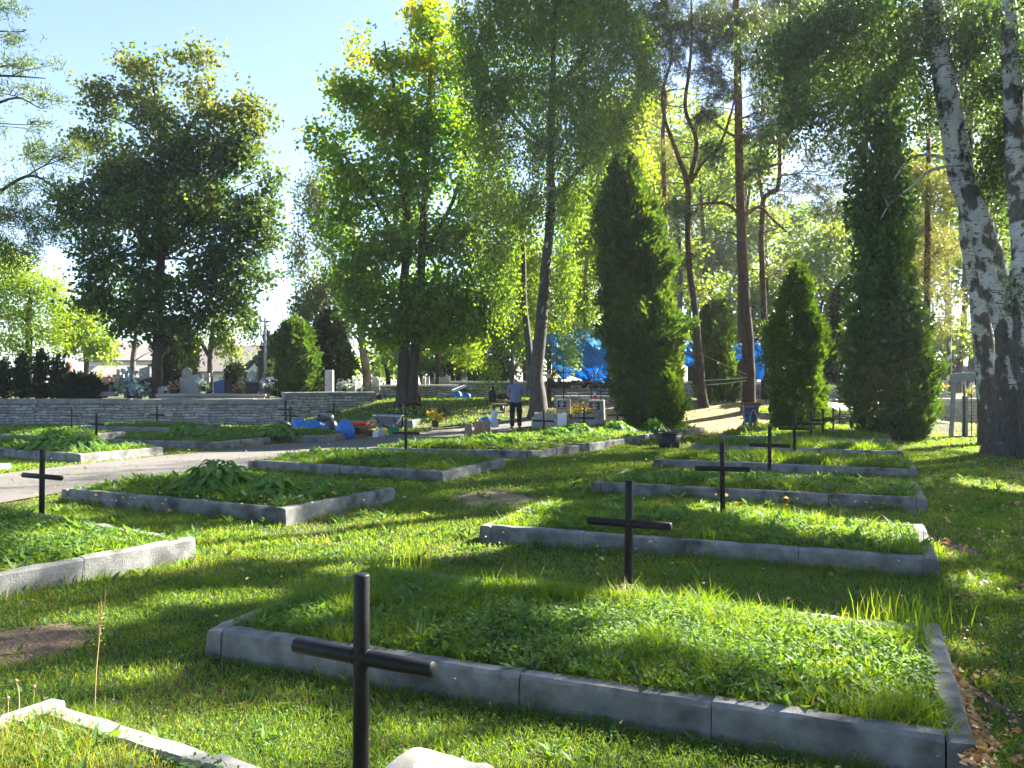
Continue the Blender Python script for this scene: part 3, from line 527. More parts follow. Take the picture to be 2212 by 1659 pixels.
# ------------------------------------------------------------------ trees
class Foliage:
    def __init__(s): s.v = []
    def add(s, q): s.v.append(q)
    def mesh(s, name, m):
        V = np.vstack(s.v); return raw_mesh(name, V, np.arange(len(V)).reshape(-1, 4), m)
def cluster_points(c, r, n, p=2.3, cull=.42, cs=.9, seed=0):
    dirs = nrm(rng.normal(size=(n, 3))); rad = rng.random(n) ** (1 / p)
    bump = 1 + .22 * np.array([mnoise.noise(Vector(d * 2.2) + Vector((seed * 3.3, 0, 0))) for d in dirs])
    pts = c + dirs * (rad * bump)[:, None] * r
    k = np.array([mnoise.noise(Vector(q) * cs + Vector((0, seed, 0))) for q in pts]) > cull - .62
    return pts[k], dirs[k]
DENS = 1.55
def put_leaves(fo, C, O, sp):
    """C cluster centres, O outward directions, sp the leaf spec"""
    n = len(C)
    if not n: return
    k = sp.get('per', 8); kind = sp['kind']; s = sp['size']; spread = sp.get('spread', .28); N = n * k
    c = np.repeat(C, k, 0); o = np.repeat(nrm(O + np.array([0, 0, .15])), k, 0); R = rng.normal(size=(N, 3)); sz = s * rng.uniform(.65, 1.25, N); asp = sp.get('aspect', .8)
    if kind == 'broad':
        pos = c + rng.normal(size=(N, 3)) * spread * np.array([1, 1, .6]); ax = nrm(o * .5 + R * .7 + np.array([0, 0, -.45])); nr = nrm(rng.normal(size=(N, 3)) * .55 + np.array([0, 0, 1.0]))
        fo.add(leaf_quads(pos, ax, nr, sz, sz * asp))
    elif kind == 'weep':
        Ls = np.repeat(sp.get('strand', 1.0) * rng.uniform(.4, 1.3, n), k); t = np.tile(np.linspace(0, 1, k), n) + rng.uniform(-.04, .04, N)
        sway = np.repeat(rng.normal(size=(n, 3)) * .16, k, 0) * t[:, None]; pos = c + sway + rng.normal(size=(N, 3)) * spread * .28; pos[:, 2] -= t * Ls
        ax = nrm(R * .55 + np.array([0, 0, -1.0])); nr = nrm(rng.normal(size=(N, 3)) + o * .4); fo.add(leaf_quads(pos, ax, nr, sz, sz * asp))
    elif kind == 'needle':
        ax = nrm(o * .5 + R * .75 + np.array([0, 0, .18])); pos = c + ax * (sz * .5)[:, None] + np.repeat(rng.normal(size=(n, 3)) * .03, k, 0) + rng.normal(size=(N, 3)) * spread; nr = nrm(rng.normal(size=(N, 3)))
        fo.add(leaf_quads(pos, ax, nr, sz, np.full(N, sp.get('wid', .022)), 0))
    elif kind == 'spray':
        sz = sz * (1 + .9 * (rng.random(N) < .10)); 
        ax = nrm(o * .75 + R * .42 + np.array([0, 0, sp.get('lift', .35)])); pos = c + rng.normal(size=(N, 3)) * spread; nr = nrm(np.cross(ax, R)); fo.add(leaf_quads(pos, ax, nr, sz, sz * asp, .05))
def trunk_tubes(mb, trunks, d, bz=None):
    out = []
    for tr in trunks:
        pts = []
        for k, q in enumerate(tr):
            u, v, r = q[:3]; dd = q[3] if len(q) > 3 else 0; p = P(u, v, d + dd)
            if k == 0 and bz is not None and len(out) == 0: p[2] = bz - .08
            pts.append(list(p) + [r / F * (d + dd)])
        sp = spline(pts, 7); n = len(sp); jit = np.array([mnoise.noise_vector(Vector(q[:3]) * .9) for q in sp]) * sp[:, 3:4] * .35
        if len(tr[0]) < 5:   # flare at the foot
            f = np.clip(1 - (sp[:, 2] - sp[0, 2]) / .9, 0, 1) ** 2; sp[:, 3] *= 1 + .35 * f * (len(out) == 0 or tr[0][1] > 780)
        sp[:, :3] += jit; mb.tube(sp[:, :3], sp[:, 3], 9); out.append(sp)
    return out
def limb(mb, sp, c, r0=None, sag=.15, k=6, rise=.55):
    """a branch from the nearest suitable trunk point to c"""
    q = sp[np.argsort(np.abs(sp[:, 2] - (c[2] - rise * np.linalg.norm(sp[:, :2] - c[:2], axis=1))))[0]]; a = q[:3]; L_ = np.linalg.norm(c - a)
    if L_ < .3: return None
    r0 = min(q[3] * .62, .018 + L_ * .014) if r0 is None else r0
    t = np.linspace(0, 1, 9)[:, None]; pts = a + (c - a) * t; pts[:, 2] += sag * L_ * np.sin(np.pi * t[:, 0]) * .6
    pts += np.array([mnoise.noise_vector(Vector(p) * .8) for p in pts]) * L_ * .07 * np.sin(np.pi * t)
    mb.tube(pts, np.linspace(r0, r0 * .22, 9), k, cap=False); return pts
def tree(name, label, d, trunks, blobs, spec, leaf, bark='bark', bz=None, group=None, cat='tree', limbs=True, twigs=.10, gap=.8, world=None, extra=None, cull=.42):
    """trunks and blobs are read off the photograph as (u, v, ...) at distance d and become real stems and foliage volumes"""
    b = np.array(P(trunks[0][0][0], trunks[0][0][1], d)) if trunks else np.array(P(blobs[0][0], 840, d))
    if bz is None: bz = ground(b[0], d)
    t = thing(name, label, cat, (0, 0, 0), 0, group); mb = MB(); sps = trunk_tubes(mb, trunks, d, bz) if trunks else []
    fo = Foliage(); seed = (hash(label) if False else sum(map(ord, label))) % 997
    vol = [(P(q[0], q[1], d + (q[4] if len(q) > 4 else 0)), np.array([q[2] / F * d, (q[5] if len(q) > 5 else min(q[2], q[3] * 1.2) / F * d), q[3] / F * d]), q[6] if len(q) > 6 else 1.0) for q in blobs]
    vol += [(np.array(c, float), np.array(r, float), dn) for c, r, dn in (world or [])]
    for i, (c, r, dn) in enumerate(vol):
        n = int(spec['dens'] * DENS * dn * (r[0] * r[2] + r[0] * r[1] + r[1] * r[2])); n = max(n, 6)
        C, O = cluster_points(c, r, n, spec.get('p', 2.3), spec.get('cull', cull), spec.get('cs', .9), seed + i)
        kk = C[:, 2] > bz + .15 if spec['kind'] != 'weep' else C[:, 2] > bz + 1.2; C, O = C[kk], O[kk]
        put_leaves(fo, C, O, spec)
        if limbs and sps and i < len(blobs) + 99 * 0:
            sp = min(sps, key=lambda s_: np.min(np.linalg.norm(s_[:, :3] - c, axis=1))); pl = limb(mb, sp, c, rise=spec.get('rise', .55), sag=spec.get('sag', .15))
            if pl is not None and twigs and len(C):
                for q in C[rng.random(len(C)) < twigs][:34]:
                    a = pl[rng.integers(3, 9)]; m = (a + q) / 2 + rng.normal(size=3) * .08; m[2] += .1; mb.tube(spline([a, m, q], 3), np.linspace(.014, .005, 7), 4, cap=False)
    if extra: extra(mb, fo, sps)
    if mb.v: mb.build('trunk', M[bark] if isinstance(bark, str) else bark, t, True)
    if fo.v:
        V = np.vstack(fo.v).reshape(-1, 4, 3); hit = sun_open(V.mean(1)); m_ = V.mean(1); seen = (np.abs(m_[:, 0]) < .63 * m_[:, 1]) & (m_[:, 2] < CAMH + .47 * m_[:, 1]); V = V[~(hit & (rng.random(len(V)) < np.where(seen, gap * (.2 if gap > .9 else .5), gap)))]; fo.v = [V.reshape(-1, 3)]  # leaves that would shade a lit zone are dropped at random
        ob('crown', fo.mesh('crown', L[leaf]), t)
    return t
def conifer(name, label, u, vtop, vbase, wpx, d, leaf='thuja', bz=None, prof=None, dens=330, size=.17, lean=0, group=None, seed=0, aspect=.42, lumps=.16, cat='tree', ry=None, kind='spray'):
    """a dense column of upright sprays; prof = width profile from foot to tip"""
    base = P(u, vbase, d); bz = ground(base[0], d) if bz is None else bz; top = P(u + lean, vtop, d); H = top[2] - bz; R = wpx / 2 / F * d
    prof = prof or [(0, .72), (.1, .95), (.3, 1.0), (.55, .86), (.75, .6), (.9, .32), (1, .05)]
    pz, pr = zip(*prof); n = int(dens * H * R * 2.6); hz = rng.random(n) ** 1.0; th = rng.uniform(0, 2 * np.pi, n); ph = rng.uniform(0, 6, 3); hz = hz * (1 - .05 * (1 + np.sin(th * 3 + ph[0])) * (hz > .6)) 
    wgt = np.interp(hz, pz, pr); k = rng.random(n) < wgt + .12; hz, th, wgt = hz[k], th[k], wgt[k]; n = len(hz)
    dirs = np.stack([np.cos(th), np.sin(th), 0 * th], 1)
    lump = np.array([mnoise.noise(Vector((math.cos(a) * 1.6 + seed, math.sin(a) * 1.6, z * H * .75))) + .55 * mnoise.noise(Vector((math.cos(a) * 4 + seed, math.sin(a) * 4, z * H * 1.9))) for a, z in zip(th, hz)])
    nb = int(H * R * 26) + 8; bz_ = rng.random(nb); ba = rng.uniform(0, 2 * np.pi, nb); bs = rng.uniform(.5, 1.2, nb)      # boughs that stand proud of the column
    dd = ((hz[:, None] - bz_) * H) ** 2 / .10 + (np.angle(np.exp(1j * (th[:, None] - ba))) * R * np.maximum(wgt, .15)[:, None]) ** 2 / .07; bump = (np.exp(-dd) * bs).max(1)
    wgt = wgt * (.78 + .34 * bump) * (1 + .13 * np.sin(hz * H * 1.35 + ph[1] + 1.2 * np.sin(th + ph[2])) + .08 * np.sin(hz * H * 3.1 + 2 * th))
    rad = R * wgt * (1 + lumps * 2.3 * lump) * (1 - .5 * rng.random(n) ** 2.2)
    C = np.stack([base[0] + (top[0] - base[0]) * hz, np.full(n, d), bz + .05 + hz * H], 1) + dirs * rad[:, None] * np.array([1, (ry or 1), 1])
    fo = Foliage(); put_leaves(fo, C, dirs, dict(kind=kind, per=4, size=size, spread=.07, aspect=aspect, lift=.55))
    t = thing(name, label, cat, (0, 0, 0), 0, group); mb = MB(); zz = np.linspace(0, .95, 8)
    mb.tube(np.stack([base[0] + (top[0] - base[0]) * zz, np.full(8, d), bz - .05 + zz * H], 1), np.linspace(max(.05, R * .13), .02, 8), 7)
    for q in C[rng.random(len(C)) < min(1, 60 / len(C))]:
        a = np.array([base[0] + (top[0] - base[0]) * (q[2] - bz) / H, d, max(bz, q[2] - .5)]); mb.tube([a, (a + q) / 2, q], [.02, .014, .006], 4, cap=False)
    mb.build('trunk', M['bark'], t, True); ob('crown', fo.mesh('crown', L[leaf]), t); return t
# ------------------------------------------------------------------ the trees, one by one
BRO = dict(kind='broad', per=20, size=.165, aspect=.9, dens=23, spread=.27, cull=.46, cs=.75)
CHE = dict(kind='broad', per=20, size=.175, aspect=.8, dens=24, spread=.28, cull=.44, cs=.75)
WEEP = dict(kind='weep', per=9, size=.10, aspect=.75, dens=92, spread=.3, strand=1.15, p=2.0, rise=.8)
NEE = dict(kind='needle', per=15, size=.19, wid=.024, dens=70, spread=.05, rise=.25, sag=.05, cs=1.3)
tree('maple_tree', 'round maple with browning top standing behind the low stone wall, left of the houses', 32,
     [[(338, 862, 13), (342, 760, 11), (347, 600, 9), (350, 420, 7), (345, 280, 5), (330, 170, 2)], [(349, 430, 5), (400, 300, 3.5), (455, 190, 1.5)], [(347, 560, 5), (440, 430, 3.5), (540, 330, 2)], [(346, 560, 5), (260, 450, 3.5), (180, 400, 2)]],
     [(300, 130, 50, 34), (412, 122, 56, 32), (245, 200, 74, 28), (205, 245, 48, 28), (345, 235, 62, 66), (470, 190, 92, 26), (528, 255, 58, 50), (203, 300, 54, 24), (480, 338, 86, 48), (588, 388, 24, 40), (300, 360, 110, 60), (440, 250, 64, 46), (400, 320, 70, 50), (510, 320, 50, 40), (380, 400, 80, 50), (250, 400, 70, 50),
      (180, 450, 82, 58), (310, 470, 110, 90), (450, 470, 120, 90), (560, 480, 50, 80), (210, 555, 70, 56), (340, 600, 130, 70), (500, 590, 100, 62), (215, 640, 62, 46), (330, 690, 110, 52), (480, 665, 90, 42), (270, 715, 66, 30)],
     BRO, 'maple', bz=.92)
tree('larch_tree', 'feathery larch reaching in from the left picture edge with long level boughs', 24,
     [[(-150, 850, 16), (-145, 500, 13), (-140, 200, 10), (-135, -150, 6)], [(-140, 470, 5), (-20, 425, 4), (70, 380, 3), (150, 430, 1.2)], [(-138, 300, 4), (20, 215, 2.5), (90, 235, 1)], [(-138, 170, 4), (10, 165, 2.5), (100, 170, 1)], [(-136, 60, 3), (30, 70, 1.5), (60, 66, .8)]],
     [(20, 20, 40, 18), (15, 85, 46, 18), (70, 92, 34, 14), (40, 140, 60, 16), (120, 140, 26, 12), (20, 205, 70, 26), (95, 215, 44, 18), (150, 218, 16, 8), (30, 275, 60, 20), (95, 270, 24, 12), (60, 330, 90, 30), (150, 340, 60, 28), (130, 400, 40, 22), (30, 400, 60, 26), (40, 470, 80, 36), (110, 500, 46, 34), (30, 540, 70, 40)],
     dict(NEE, size=.15, wid=.03, per=14, dens=62, spread=.09, cs=1.0), 'larch', bark='bark', bz=0)
tree('locust_tree', 'bright yellow-green feathery tree glowing at the left picture edge', 37,
     [[(60, 850, 9), (62, 740, 7), (66, 640, 4)]], [(40, 610, 90, 54), (100, 640, 60, 40), (40, 680, 100, 60), (110, 710, 56, 42), (60, 740, 90, 36), (20, 560, 60, 44)], dict(BRO, size=.14, per=16, dens=27, aspect=.6), 'lime', bz=.9)
tree('linden_tree', 'soft green tree between the glowing tree and the maple trunk', 48,
     [[(185, 830, 6), (188, 700, 4)]], [(180, 690, 60, 46), (195, 735, 56, 40), (215, 760, 40, 30), (150, 720, 40, 50)], dict(BRO, size=.2, dens=14), 'lime', bz=.9)
for i, (u, vt, wpx) in enumerate([(8, 772, 30), (47, 760, 30), (87, 754, 32), (124, 762, 28)]):
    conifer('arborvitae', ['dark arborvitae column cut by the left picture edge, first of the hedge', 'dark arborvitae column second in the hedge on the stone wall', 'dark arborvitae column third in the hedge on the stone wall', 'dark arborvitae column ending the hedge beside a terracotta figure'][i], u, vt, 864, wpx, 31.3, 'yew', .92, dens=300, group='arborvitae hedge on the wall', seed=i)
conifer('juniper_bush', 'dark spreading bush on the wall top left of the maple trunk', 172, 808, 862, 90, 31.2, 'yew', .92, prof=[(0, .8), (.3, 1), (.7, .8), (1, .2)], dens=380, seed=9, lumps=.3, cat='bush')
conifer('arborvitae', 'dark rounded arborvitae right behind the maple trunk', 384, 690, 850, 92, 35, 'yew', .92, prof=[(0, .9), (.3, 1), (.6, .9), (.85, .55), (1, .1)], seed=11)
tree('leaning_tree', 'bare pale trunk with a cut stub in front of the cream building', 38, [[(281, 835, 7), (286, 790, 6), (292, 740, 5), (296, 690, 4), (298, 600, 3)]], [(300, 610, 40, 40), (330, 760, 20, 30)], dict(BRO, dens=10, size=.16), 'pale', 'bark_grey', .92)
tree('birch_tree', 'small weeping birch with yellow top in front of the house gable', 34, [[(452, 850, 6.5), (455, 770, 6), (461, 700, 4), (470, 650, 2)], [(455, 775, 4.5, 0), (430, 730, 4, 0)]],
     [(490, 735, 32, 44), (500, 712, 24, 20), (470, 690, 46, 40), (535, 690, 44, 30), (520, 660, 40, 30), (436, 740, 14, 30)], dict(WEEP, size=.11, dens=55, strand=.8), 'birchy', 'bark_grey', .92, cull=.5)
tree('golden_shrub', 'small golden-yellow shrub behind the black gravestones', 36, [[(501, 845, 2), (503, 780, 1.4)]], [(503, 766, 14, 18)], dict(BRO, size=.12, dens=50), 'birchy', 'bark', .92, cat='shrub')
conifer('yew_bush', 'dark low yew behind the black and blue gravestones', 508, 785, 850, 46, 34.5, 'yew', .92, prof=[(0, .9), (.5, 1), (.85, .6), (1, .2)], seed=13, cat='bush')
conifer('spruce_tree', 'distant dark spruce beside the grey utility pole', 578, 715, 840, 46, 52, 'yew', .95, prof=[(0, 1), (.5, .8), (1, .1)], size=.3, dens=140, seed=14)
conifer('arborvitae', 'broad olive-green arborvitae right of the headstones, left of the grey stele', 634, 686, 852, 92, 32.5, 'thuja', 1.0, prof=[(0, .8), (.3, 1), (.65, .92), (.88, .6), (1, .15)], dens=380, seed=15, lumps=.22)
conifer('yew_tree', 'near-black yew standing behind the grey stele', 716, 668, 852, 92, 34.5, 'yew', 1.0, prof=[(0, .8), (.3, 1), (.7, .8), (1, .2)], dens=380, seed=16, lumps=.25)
tree('birch_tree', 'pale weeping birch with thin grey-green curtains left of the split-trunk chestnut', 35, [[(795, 850, 10), (788, 780, 9), (776, 680, 7), (765, 500, 5), (735, 340, 3)]],
     [(700, 330, 40, 46), (680, 420, 44, 70), (665, 520, 48, 66), (690, 620, 60, 60), (740, 600, 50, 70), (660, 650, 40, 40), (730, 480, 40, 80), (640, 690, 20, 36), (760, 690, 40, 50)], dict(WEEP, dens=62, size=.115), 'pale', 'bark_pale', 1.0, cull=.5)
tree('chestnut_tree', 'tall split-trunk chestnut turning yellow on the grassy slope, between the wall and the man', 30.5,
     [[(868, 878, 16), (872, 800, 13), (874, 640, 10), (877, 480, 8.5), (872, 330, 7), (850, 180, 4), (830, 90, 2)], [(893, 874, 14), (894, 790, 11), (908, 620, 9), (916, 450, 8), (925, 300, 6), (930, 150, 4), (935, 40, 2)], [(875, 560, 6), (810, 430, 4), (740, 330, 2)], [(912, 560, 6), (980, 430, 4), (1010, 300, 2)]],
     [(940, 60, 54, 60), (905, 40, 22, 38), (818, 108, 58, 48), (890, 150, 70, 66), (975, 160, 50, 80), (768, 210, 60, 54), (722, 306, 58, 42), (860, 260, 100, 70), (975, 290, 76, 80), (750, 380, 74, 66), (870, 380, 90, 80), (1000, 400, 62, 80), (745, 480, 64, 62), (860, 500, 100, 80), (980, 510, 80, 80),
      (770, 580, 72, 60), (900, 620, 120, 74), (1010, 610, 52, 70), (790, 660, 62, 50), (920, 700, 90, 44), (1005, 690, 52, 60), (840, 720, 60, 36), (960, 735, 44, 26)], CHE, 'chest')
tree('linden_tree', 'dark-trunked tree with glowing low leaves behind the chestnut', 37, [[(947, 845, 9), (947, 780, 7.5), (945, 700, 6), (948, 560, 3)]], [(935, 735, 36, 26), (1000, 740, 46, 30), (1030, 700, 36, 44), (960, 640, 80, 60), (1010, 780, 40, 26)], dict(CHE, dens=12), 'lime', 'bark')
for i, (u, vt, vb, wpx, d, lf, lab) in enumerate([(1078, 742, 835, 44, 40, 'yew', 'dark narrow conifer beyond the back wall between chestnut and birch'), (1040, 760, 832, 34, 41, 'thuja', 'small green conifer beyond the back wall beside the dark narrow one')]):
    conifer('conifer', lab, u, vt, vb, wpx, d, lf, 1.3, seed=30 + i)
def strands(pts, d, n, sp):
    """hanging foliage strands at given picture places"""
    def f(mb, fo, sps):
        for u, v, ln in pts:
            c = P(u, v, d); C = c + rng.normal(size=(n, 3)) * .10; put_leaves(fo, C, np.zeros((n, 3)), dict(sp, strand=ln / F * d))
            top = P(u - 8, v - 70, d); mb.tube([top, (top + c) / 2 + np.array([.03, 0, .1]), c - np.array([0, 0, ln / F * d])], [.010, .007, .003], 4, cap=False)
    return f
tree('birch_tree', 'big weeping birch with dark leaning trunk beside the man, left of the blue tarpaulin', 28.3,
     [[(1163, 872, 20), (1160, 800, 15), (1172, 700, 13), (1182, 560, 11), (1190, 440, 10), (1189, 300, 8), (1194, 160, 6), (1200, 0, 4), (1205, -160, 2)], [(1150, 840, 9, .4), (1143, 750, 8, .4), (1133, 640, 6, .5), (1128, 480, 4, .6)], [(1190, 430, 6), (1250, 370, 4), (1320, 290, 2)], [(1189, 330, 5), (1110, 250, 4), (1040, 140, 2)], [(1193, 200, 4), (1270, 110, 3), (1330, 20, 1.5)]],
     [(1200, -120, 120, 80), (1290, -60, 90, 70), (1090, -40, 80, 80), (1055, 60, 62, 72), (1150, 70, 80, 90), (1260, 60, 90, 80), (1350, 50, 54, 60), (1095, 170, 70, 70), (1200, 190, 90, 80), (1300, 170, 90, 70), (1060, 300, 66, 66), (1160, 310, 80, 70), (1260, 290, 80, 70), (1350, 270, 50, 70), (1040, 200, 50, 80), (1390, 120, 40, 80), (1000, 30, 30, 50), (1130, 0, 80, 60), (1230, -10, 80, 60), (1330, -20, 60, 50), (1020, 120, 40, 60),
      (1060, 420, 60, 60), (1140, 430, 70, 60), (1070, 540, 56, 60), (1230, 420, 50, 70), (1100, 640, 40, 50), (1220, 560, 34, 60), (1225, 640, 20, 30)], WEEP, 'birch', 'birch_dark',
     extra=strands([(1226, 715, 60), (1238, 728, 68), (1250, 712, 40), (1232, 760, 44), (1244, 770, 38), (1222, 745, 38), (1262, 700, 40), (1215, 700, 36), (1275, 705, 40)], 27.6, 9, dict(WEEP, per=14, size=.085)))
tree('birch_tree', 'slender birch with a thin straight stem between chestnut and the big weeping birch', 31, [[(1107, 850, 5), (1108, 700, 4.5), (1102, 560, 4), (1098, 420, 3), (1096, 330, 2)]],
     [(1090, 420, 40, 60), (1105, 520, 44, 60), (1085, 620, 40, 60), (1075, 700, 36, 44), (1115, 720, 26, 40), (1045, 640, 28, 60), (1060, 770, 30, 30)], dict(WEEP, dens=70, size=.11), 'birch', 'birch_far')
tree('birch_tree', 'sunlit yellow-green birch glowing behind the tall dark arborvitae', 34, [[(1262, 850, 6), (1265, 650, 5), (1270, 450, 3)]],
     [(1255, 480, 54, 70), (1235, 570, 40, 60), (1260, 640, 50, 60), (1320, 420, 70, 80), (1380, 380, 44, 90), (1215, 660, 30, 50), (1310, 230, 70, 60), (1390, 180, 30, 70), (1300, 330, 60, 50), (1245, 420, 60, 40), (1300, 500, 60, 70), (1340, 560, 70, 70), (1130, 560, 60, 70), (1150, 660, 50, 70), (1390, 470, 50, 70)], dict(WEEP, dens=64, size=.125), 'birchy', 'birch_far')
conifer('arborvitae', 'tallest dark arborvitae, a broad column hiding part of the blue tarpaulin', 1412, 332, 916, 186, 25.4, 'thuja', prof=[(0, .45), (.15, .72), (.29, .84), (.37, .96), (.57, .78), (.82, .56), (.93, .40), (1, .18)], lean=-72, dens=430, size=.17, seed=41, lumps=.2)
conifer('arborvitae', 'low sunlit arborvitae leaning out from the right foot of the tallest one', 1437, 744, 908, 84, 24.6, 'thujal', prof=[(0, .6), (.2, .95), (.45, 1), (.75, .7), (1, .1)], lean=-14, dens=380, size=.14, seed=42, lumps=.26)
NEE2 = dict(NEE, dens=80)
def dead_twigs(n, z0, z1, ln=1.5):
    def f(mb, fo, sps):
        for _ in range(n):
            sp = sps[0] if rng.random() < .7 else sps[rng.integers(len(sps))]; q = sp[rng.integers(len(sp))]
            if not z0 < q[2] < z1: continue
            az = rng.uniform(0, 2 * np.pi); l_ = ln * rng.uniform(.4, 1.2); e = q[:3] + l_ * np.array([math.cos(az), math.sin(az), rng.uniform(-.25, .35)]); pts = spline([q[:3], q[:3] + (e - q[:3]) * .4 + rng.normal(size=3) * .12, q[:3] + (e - q[:3]) * .75 + rng.normal(size=3) * .15, e], 4)
            mb.tube(pts, np.linspace(.022, .006, len(pts)), 5, cap=False)
            for _ in range(3): a = pts[rng.integers(4, len(pts))]; mb.tube([a, a + rng.normal(size=3) * .2, a + rng.normal(size=3) * .35], [.009, .006, .003], 4, cap=False)
    return f
tree('pine_tree', 'slim sinuous pine forking into two twisted stems, left of the straight pine', 30,
     [[(1520, 874, 10.0), (1513, 790, 8.4), (1502, 677, 7.2), (1487, 540, 6.4), (1484, 410, 6.4), (1462, 330, 4.8), (1437, 260, 4.0), (1431, 200, 3.6), (1450, 120, 2.8), (1440, 20, 1.6)], [(1485, 400, 5.2), (1503, 330, 4.8), (1500, 290, 4.4), (1480, 235, 4.0), (1488, 160, 3.6), (1494, 60, 2.4), (1490, -60, 1.6)], [(1490, 395, 4.4), (1520, 350, 3.6), (1554, 315, 3.2), (1580, 240, 2.4), (1590, 180, 1.2)]],
     [(1440, 118, 56, 26), (1480, 40, 60, 40), (1420, 20, 50, 40), (1478, 466, 58, 18), (1440, 480, 40, 16), (1500, -60, 90, 60), (1540, 180, 40, 40), (1420, 180, 40, 30), (1570, 200, 30, 26), (1530, 100, 40, 30), (1400, 90, 30, 30), (1450, 70, 70, 40), (1390, 40, 40, 40), (1500, 130, 50, 40), (1540, 60, 50, 50), (1520, 250, 40, 40), (1440, 560, 40, 34), (1500, 560, 20, 24)], NEE2, 'pine', 'pinebark', extra=dead_twigs(46, 4, 13))
tree('pine_tree', 'straight tall pine with reddish upper trunk, a string tied round its foot', 29.2,
     [[(1617, 880, 14.8), (1616, 760, 13.2), (1604, 560, 11.2), (1598, 380, 9.2), (1594, 220, 8.4), (1591, 80, 7.6), (1589, -60, 6.4), (1586, -260, 3.2)], [(1599, 395, 5.6), (1625, 370, 5.2), (1660, 360, 4.0), (1690, 352, 2.4)], [(1602, 470, 4.0), (1570, 442, 3.6), (1520, 440, 2.4), (1470, 450, 1.2)], [(1603, 470, 4.4), (1640, 448, 3.6), (1670, 475, 2.8), (1710, 510, 1.6)], [(1596, 300, 3.6), (1560, 280, 2.4), (1530, 250, 1.2)]],
     [(1590, 60, 70, 40), (1560, 110, 40, 24), (1640, 40, 60, 40), (1590, -60, 110, 60), (1600, -180, 120, 70), (1520, -140, 90, 60), (1680, -120, 90, 60), (1640, 140, 60, 40), (1700, 300, 40, 26), (1470, 445, 40, 14), (1720, 520, 30, 18), (1548, 200, 26, 20), (1660, 240, 40, 34), (1640, 200, 30, 30), (1540, 330, 30, 40), (1640, 300, 40, 30)], NEE2, 'pine', 'pinebark', extra=dead_twigs(50, 5, 14, 2.0))
tree('pine_tree', 'crooked-topped pine behind the blue wrapped bundle, right of the straight pine', 32.5,
     [[(1654, 862, 7.6), (1650, 700, 6.8), (1645, 540, 6.0), (1647, 440, 5.6), (1662, 418, 5.2), (1681, 400, 4.8), (1684, 300, 4.0), (1691, 210, 3.2), (1700, 100, 2.4), (1705, -40, 1.2)], [(1648, 440, 4.0), (1640, 370, 3.2), (1644, 280, 1.6)], [(1683, 380, 2.4), (1730, 370, 1.6), (1770, 310, 1.0)]],
     [(1775, 303, 36, 20), (1700, 90, 60, 40), (1730, 160, 46, 30), (1690, 0, 70, 50), (1740, 260, 30, 22), (1760, 420, 34, 20), (1700, 590, 34, 26), (1650, 60, 60, 50), (1720, 20, 60, 50), (1560, 40, 60, 40), (1760, 30, 60, 50), (1730, 200, 60, 40), (1800, 180, 60, 60), (1810, 260, 40, 30), (1840, 380, 40, 30), (1740, 110, 60, 40), (1700, 240, 50, 40), (1760, 170, 60, 50), (1830, 120, 50, 60), (1690, 160, 50, 40), (1830, 320, 40, 50), (1670, 290, 36, 30), (1720, 400, 50, 26), (1760, 350, 40, 30), (1690, 440, 30, 20), (1790, 420, 40, 30), (1800, 460, 50, 26)], NEE2, 'pine', 'pinebark', extra=dead_twigs(46, 4, 14, 1.8))
tree('pine_tree', 'thin dark pine stem behind the sinuous pine', 36, [[(1440, 840, 6), (1438, 600, 6), (1436, 430, 5.5), (1432, 300, 5), (1438, 200, 4)]], [(1430, 330, 34, 26), (1400, 250, 40, 26), (1460, 360, 24, 18), (1420, 440, 26, 16)], dict(NEE2, dens=50), 'pineo', 'pinebark')
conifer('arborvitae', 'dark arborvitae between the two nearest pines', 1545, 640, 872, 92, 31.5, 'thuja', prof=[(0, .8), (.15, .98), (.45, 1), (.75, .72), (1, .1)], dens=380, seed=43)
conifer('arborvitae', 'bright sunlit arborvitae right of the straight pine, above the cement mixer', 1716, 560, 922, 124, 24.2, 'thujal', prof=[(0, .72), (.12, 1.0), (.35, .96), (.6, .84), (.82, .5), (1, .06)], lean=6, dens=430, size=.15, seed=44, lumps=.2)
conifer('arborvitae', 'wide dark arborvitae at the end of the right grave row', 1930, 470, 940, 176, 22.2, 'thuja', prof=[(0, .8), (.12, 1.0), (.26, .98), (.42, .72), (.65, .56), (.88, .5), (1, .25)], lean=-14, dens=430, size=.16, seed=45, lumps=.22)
tree('ivy_clad_pine', 'tall pine wrapped in hanging ivy rising behind the wide dark arborvitae', 21.9,
     [[(1942, 900, 15), (1938, 600, 13), (1940, 450, 11), (1935, 250, 8), (1930, 60, 6), (1925, -120, 3)]],
     [(1900, 60, 68, 60), (1890, 150, 70, 60), (1895, 250, 68, 60), (1895, 350, 66, 60), (1896, 440, 62, 56), (1895, 530, 62, 56), (1900, 610, 66, 56), (1900, 690, 66, 50), (1940, 160, 40, 60), (1870, 0, 70, 60), (1840, 110, 34, 40), (1860, 200, 50, 60), (1930, 300, 40, 60), (1930, 420, 44, 60), (1870, 420, 40, 60), (1905, 500, 50, 60)], dict(WEEP, size=.13, aspect=.85, dens=84, strand=.7, per=8), 'ivy', 'pinebark', limbs=True, twigs=.02)
conifer('spruce_tree', 'near-black spruce between the sunlit and the wide dark arborvitae', 1822, 600, 862, 96, 34, 'yew', prof=[(0, .5), (.12, .95), (.4, .9), (.7, .55), (1, .05)], size=.24, dens=240, seed=46, lumps=.25)
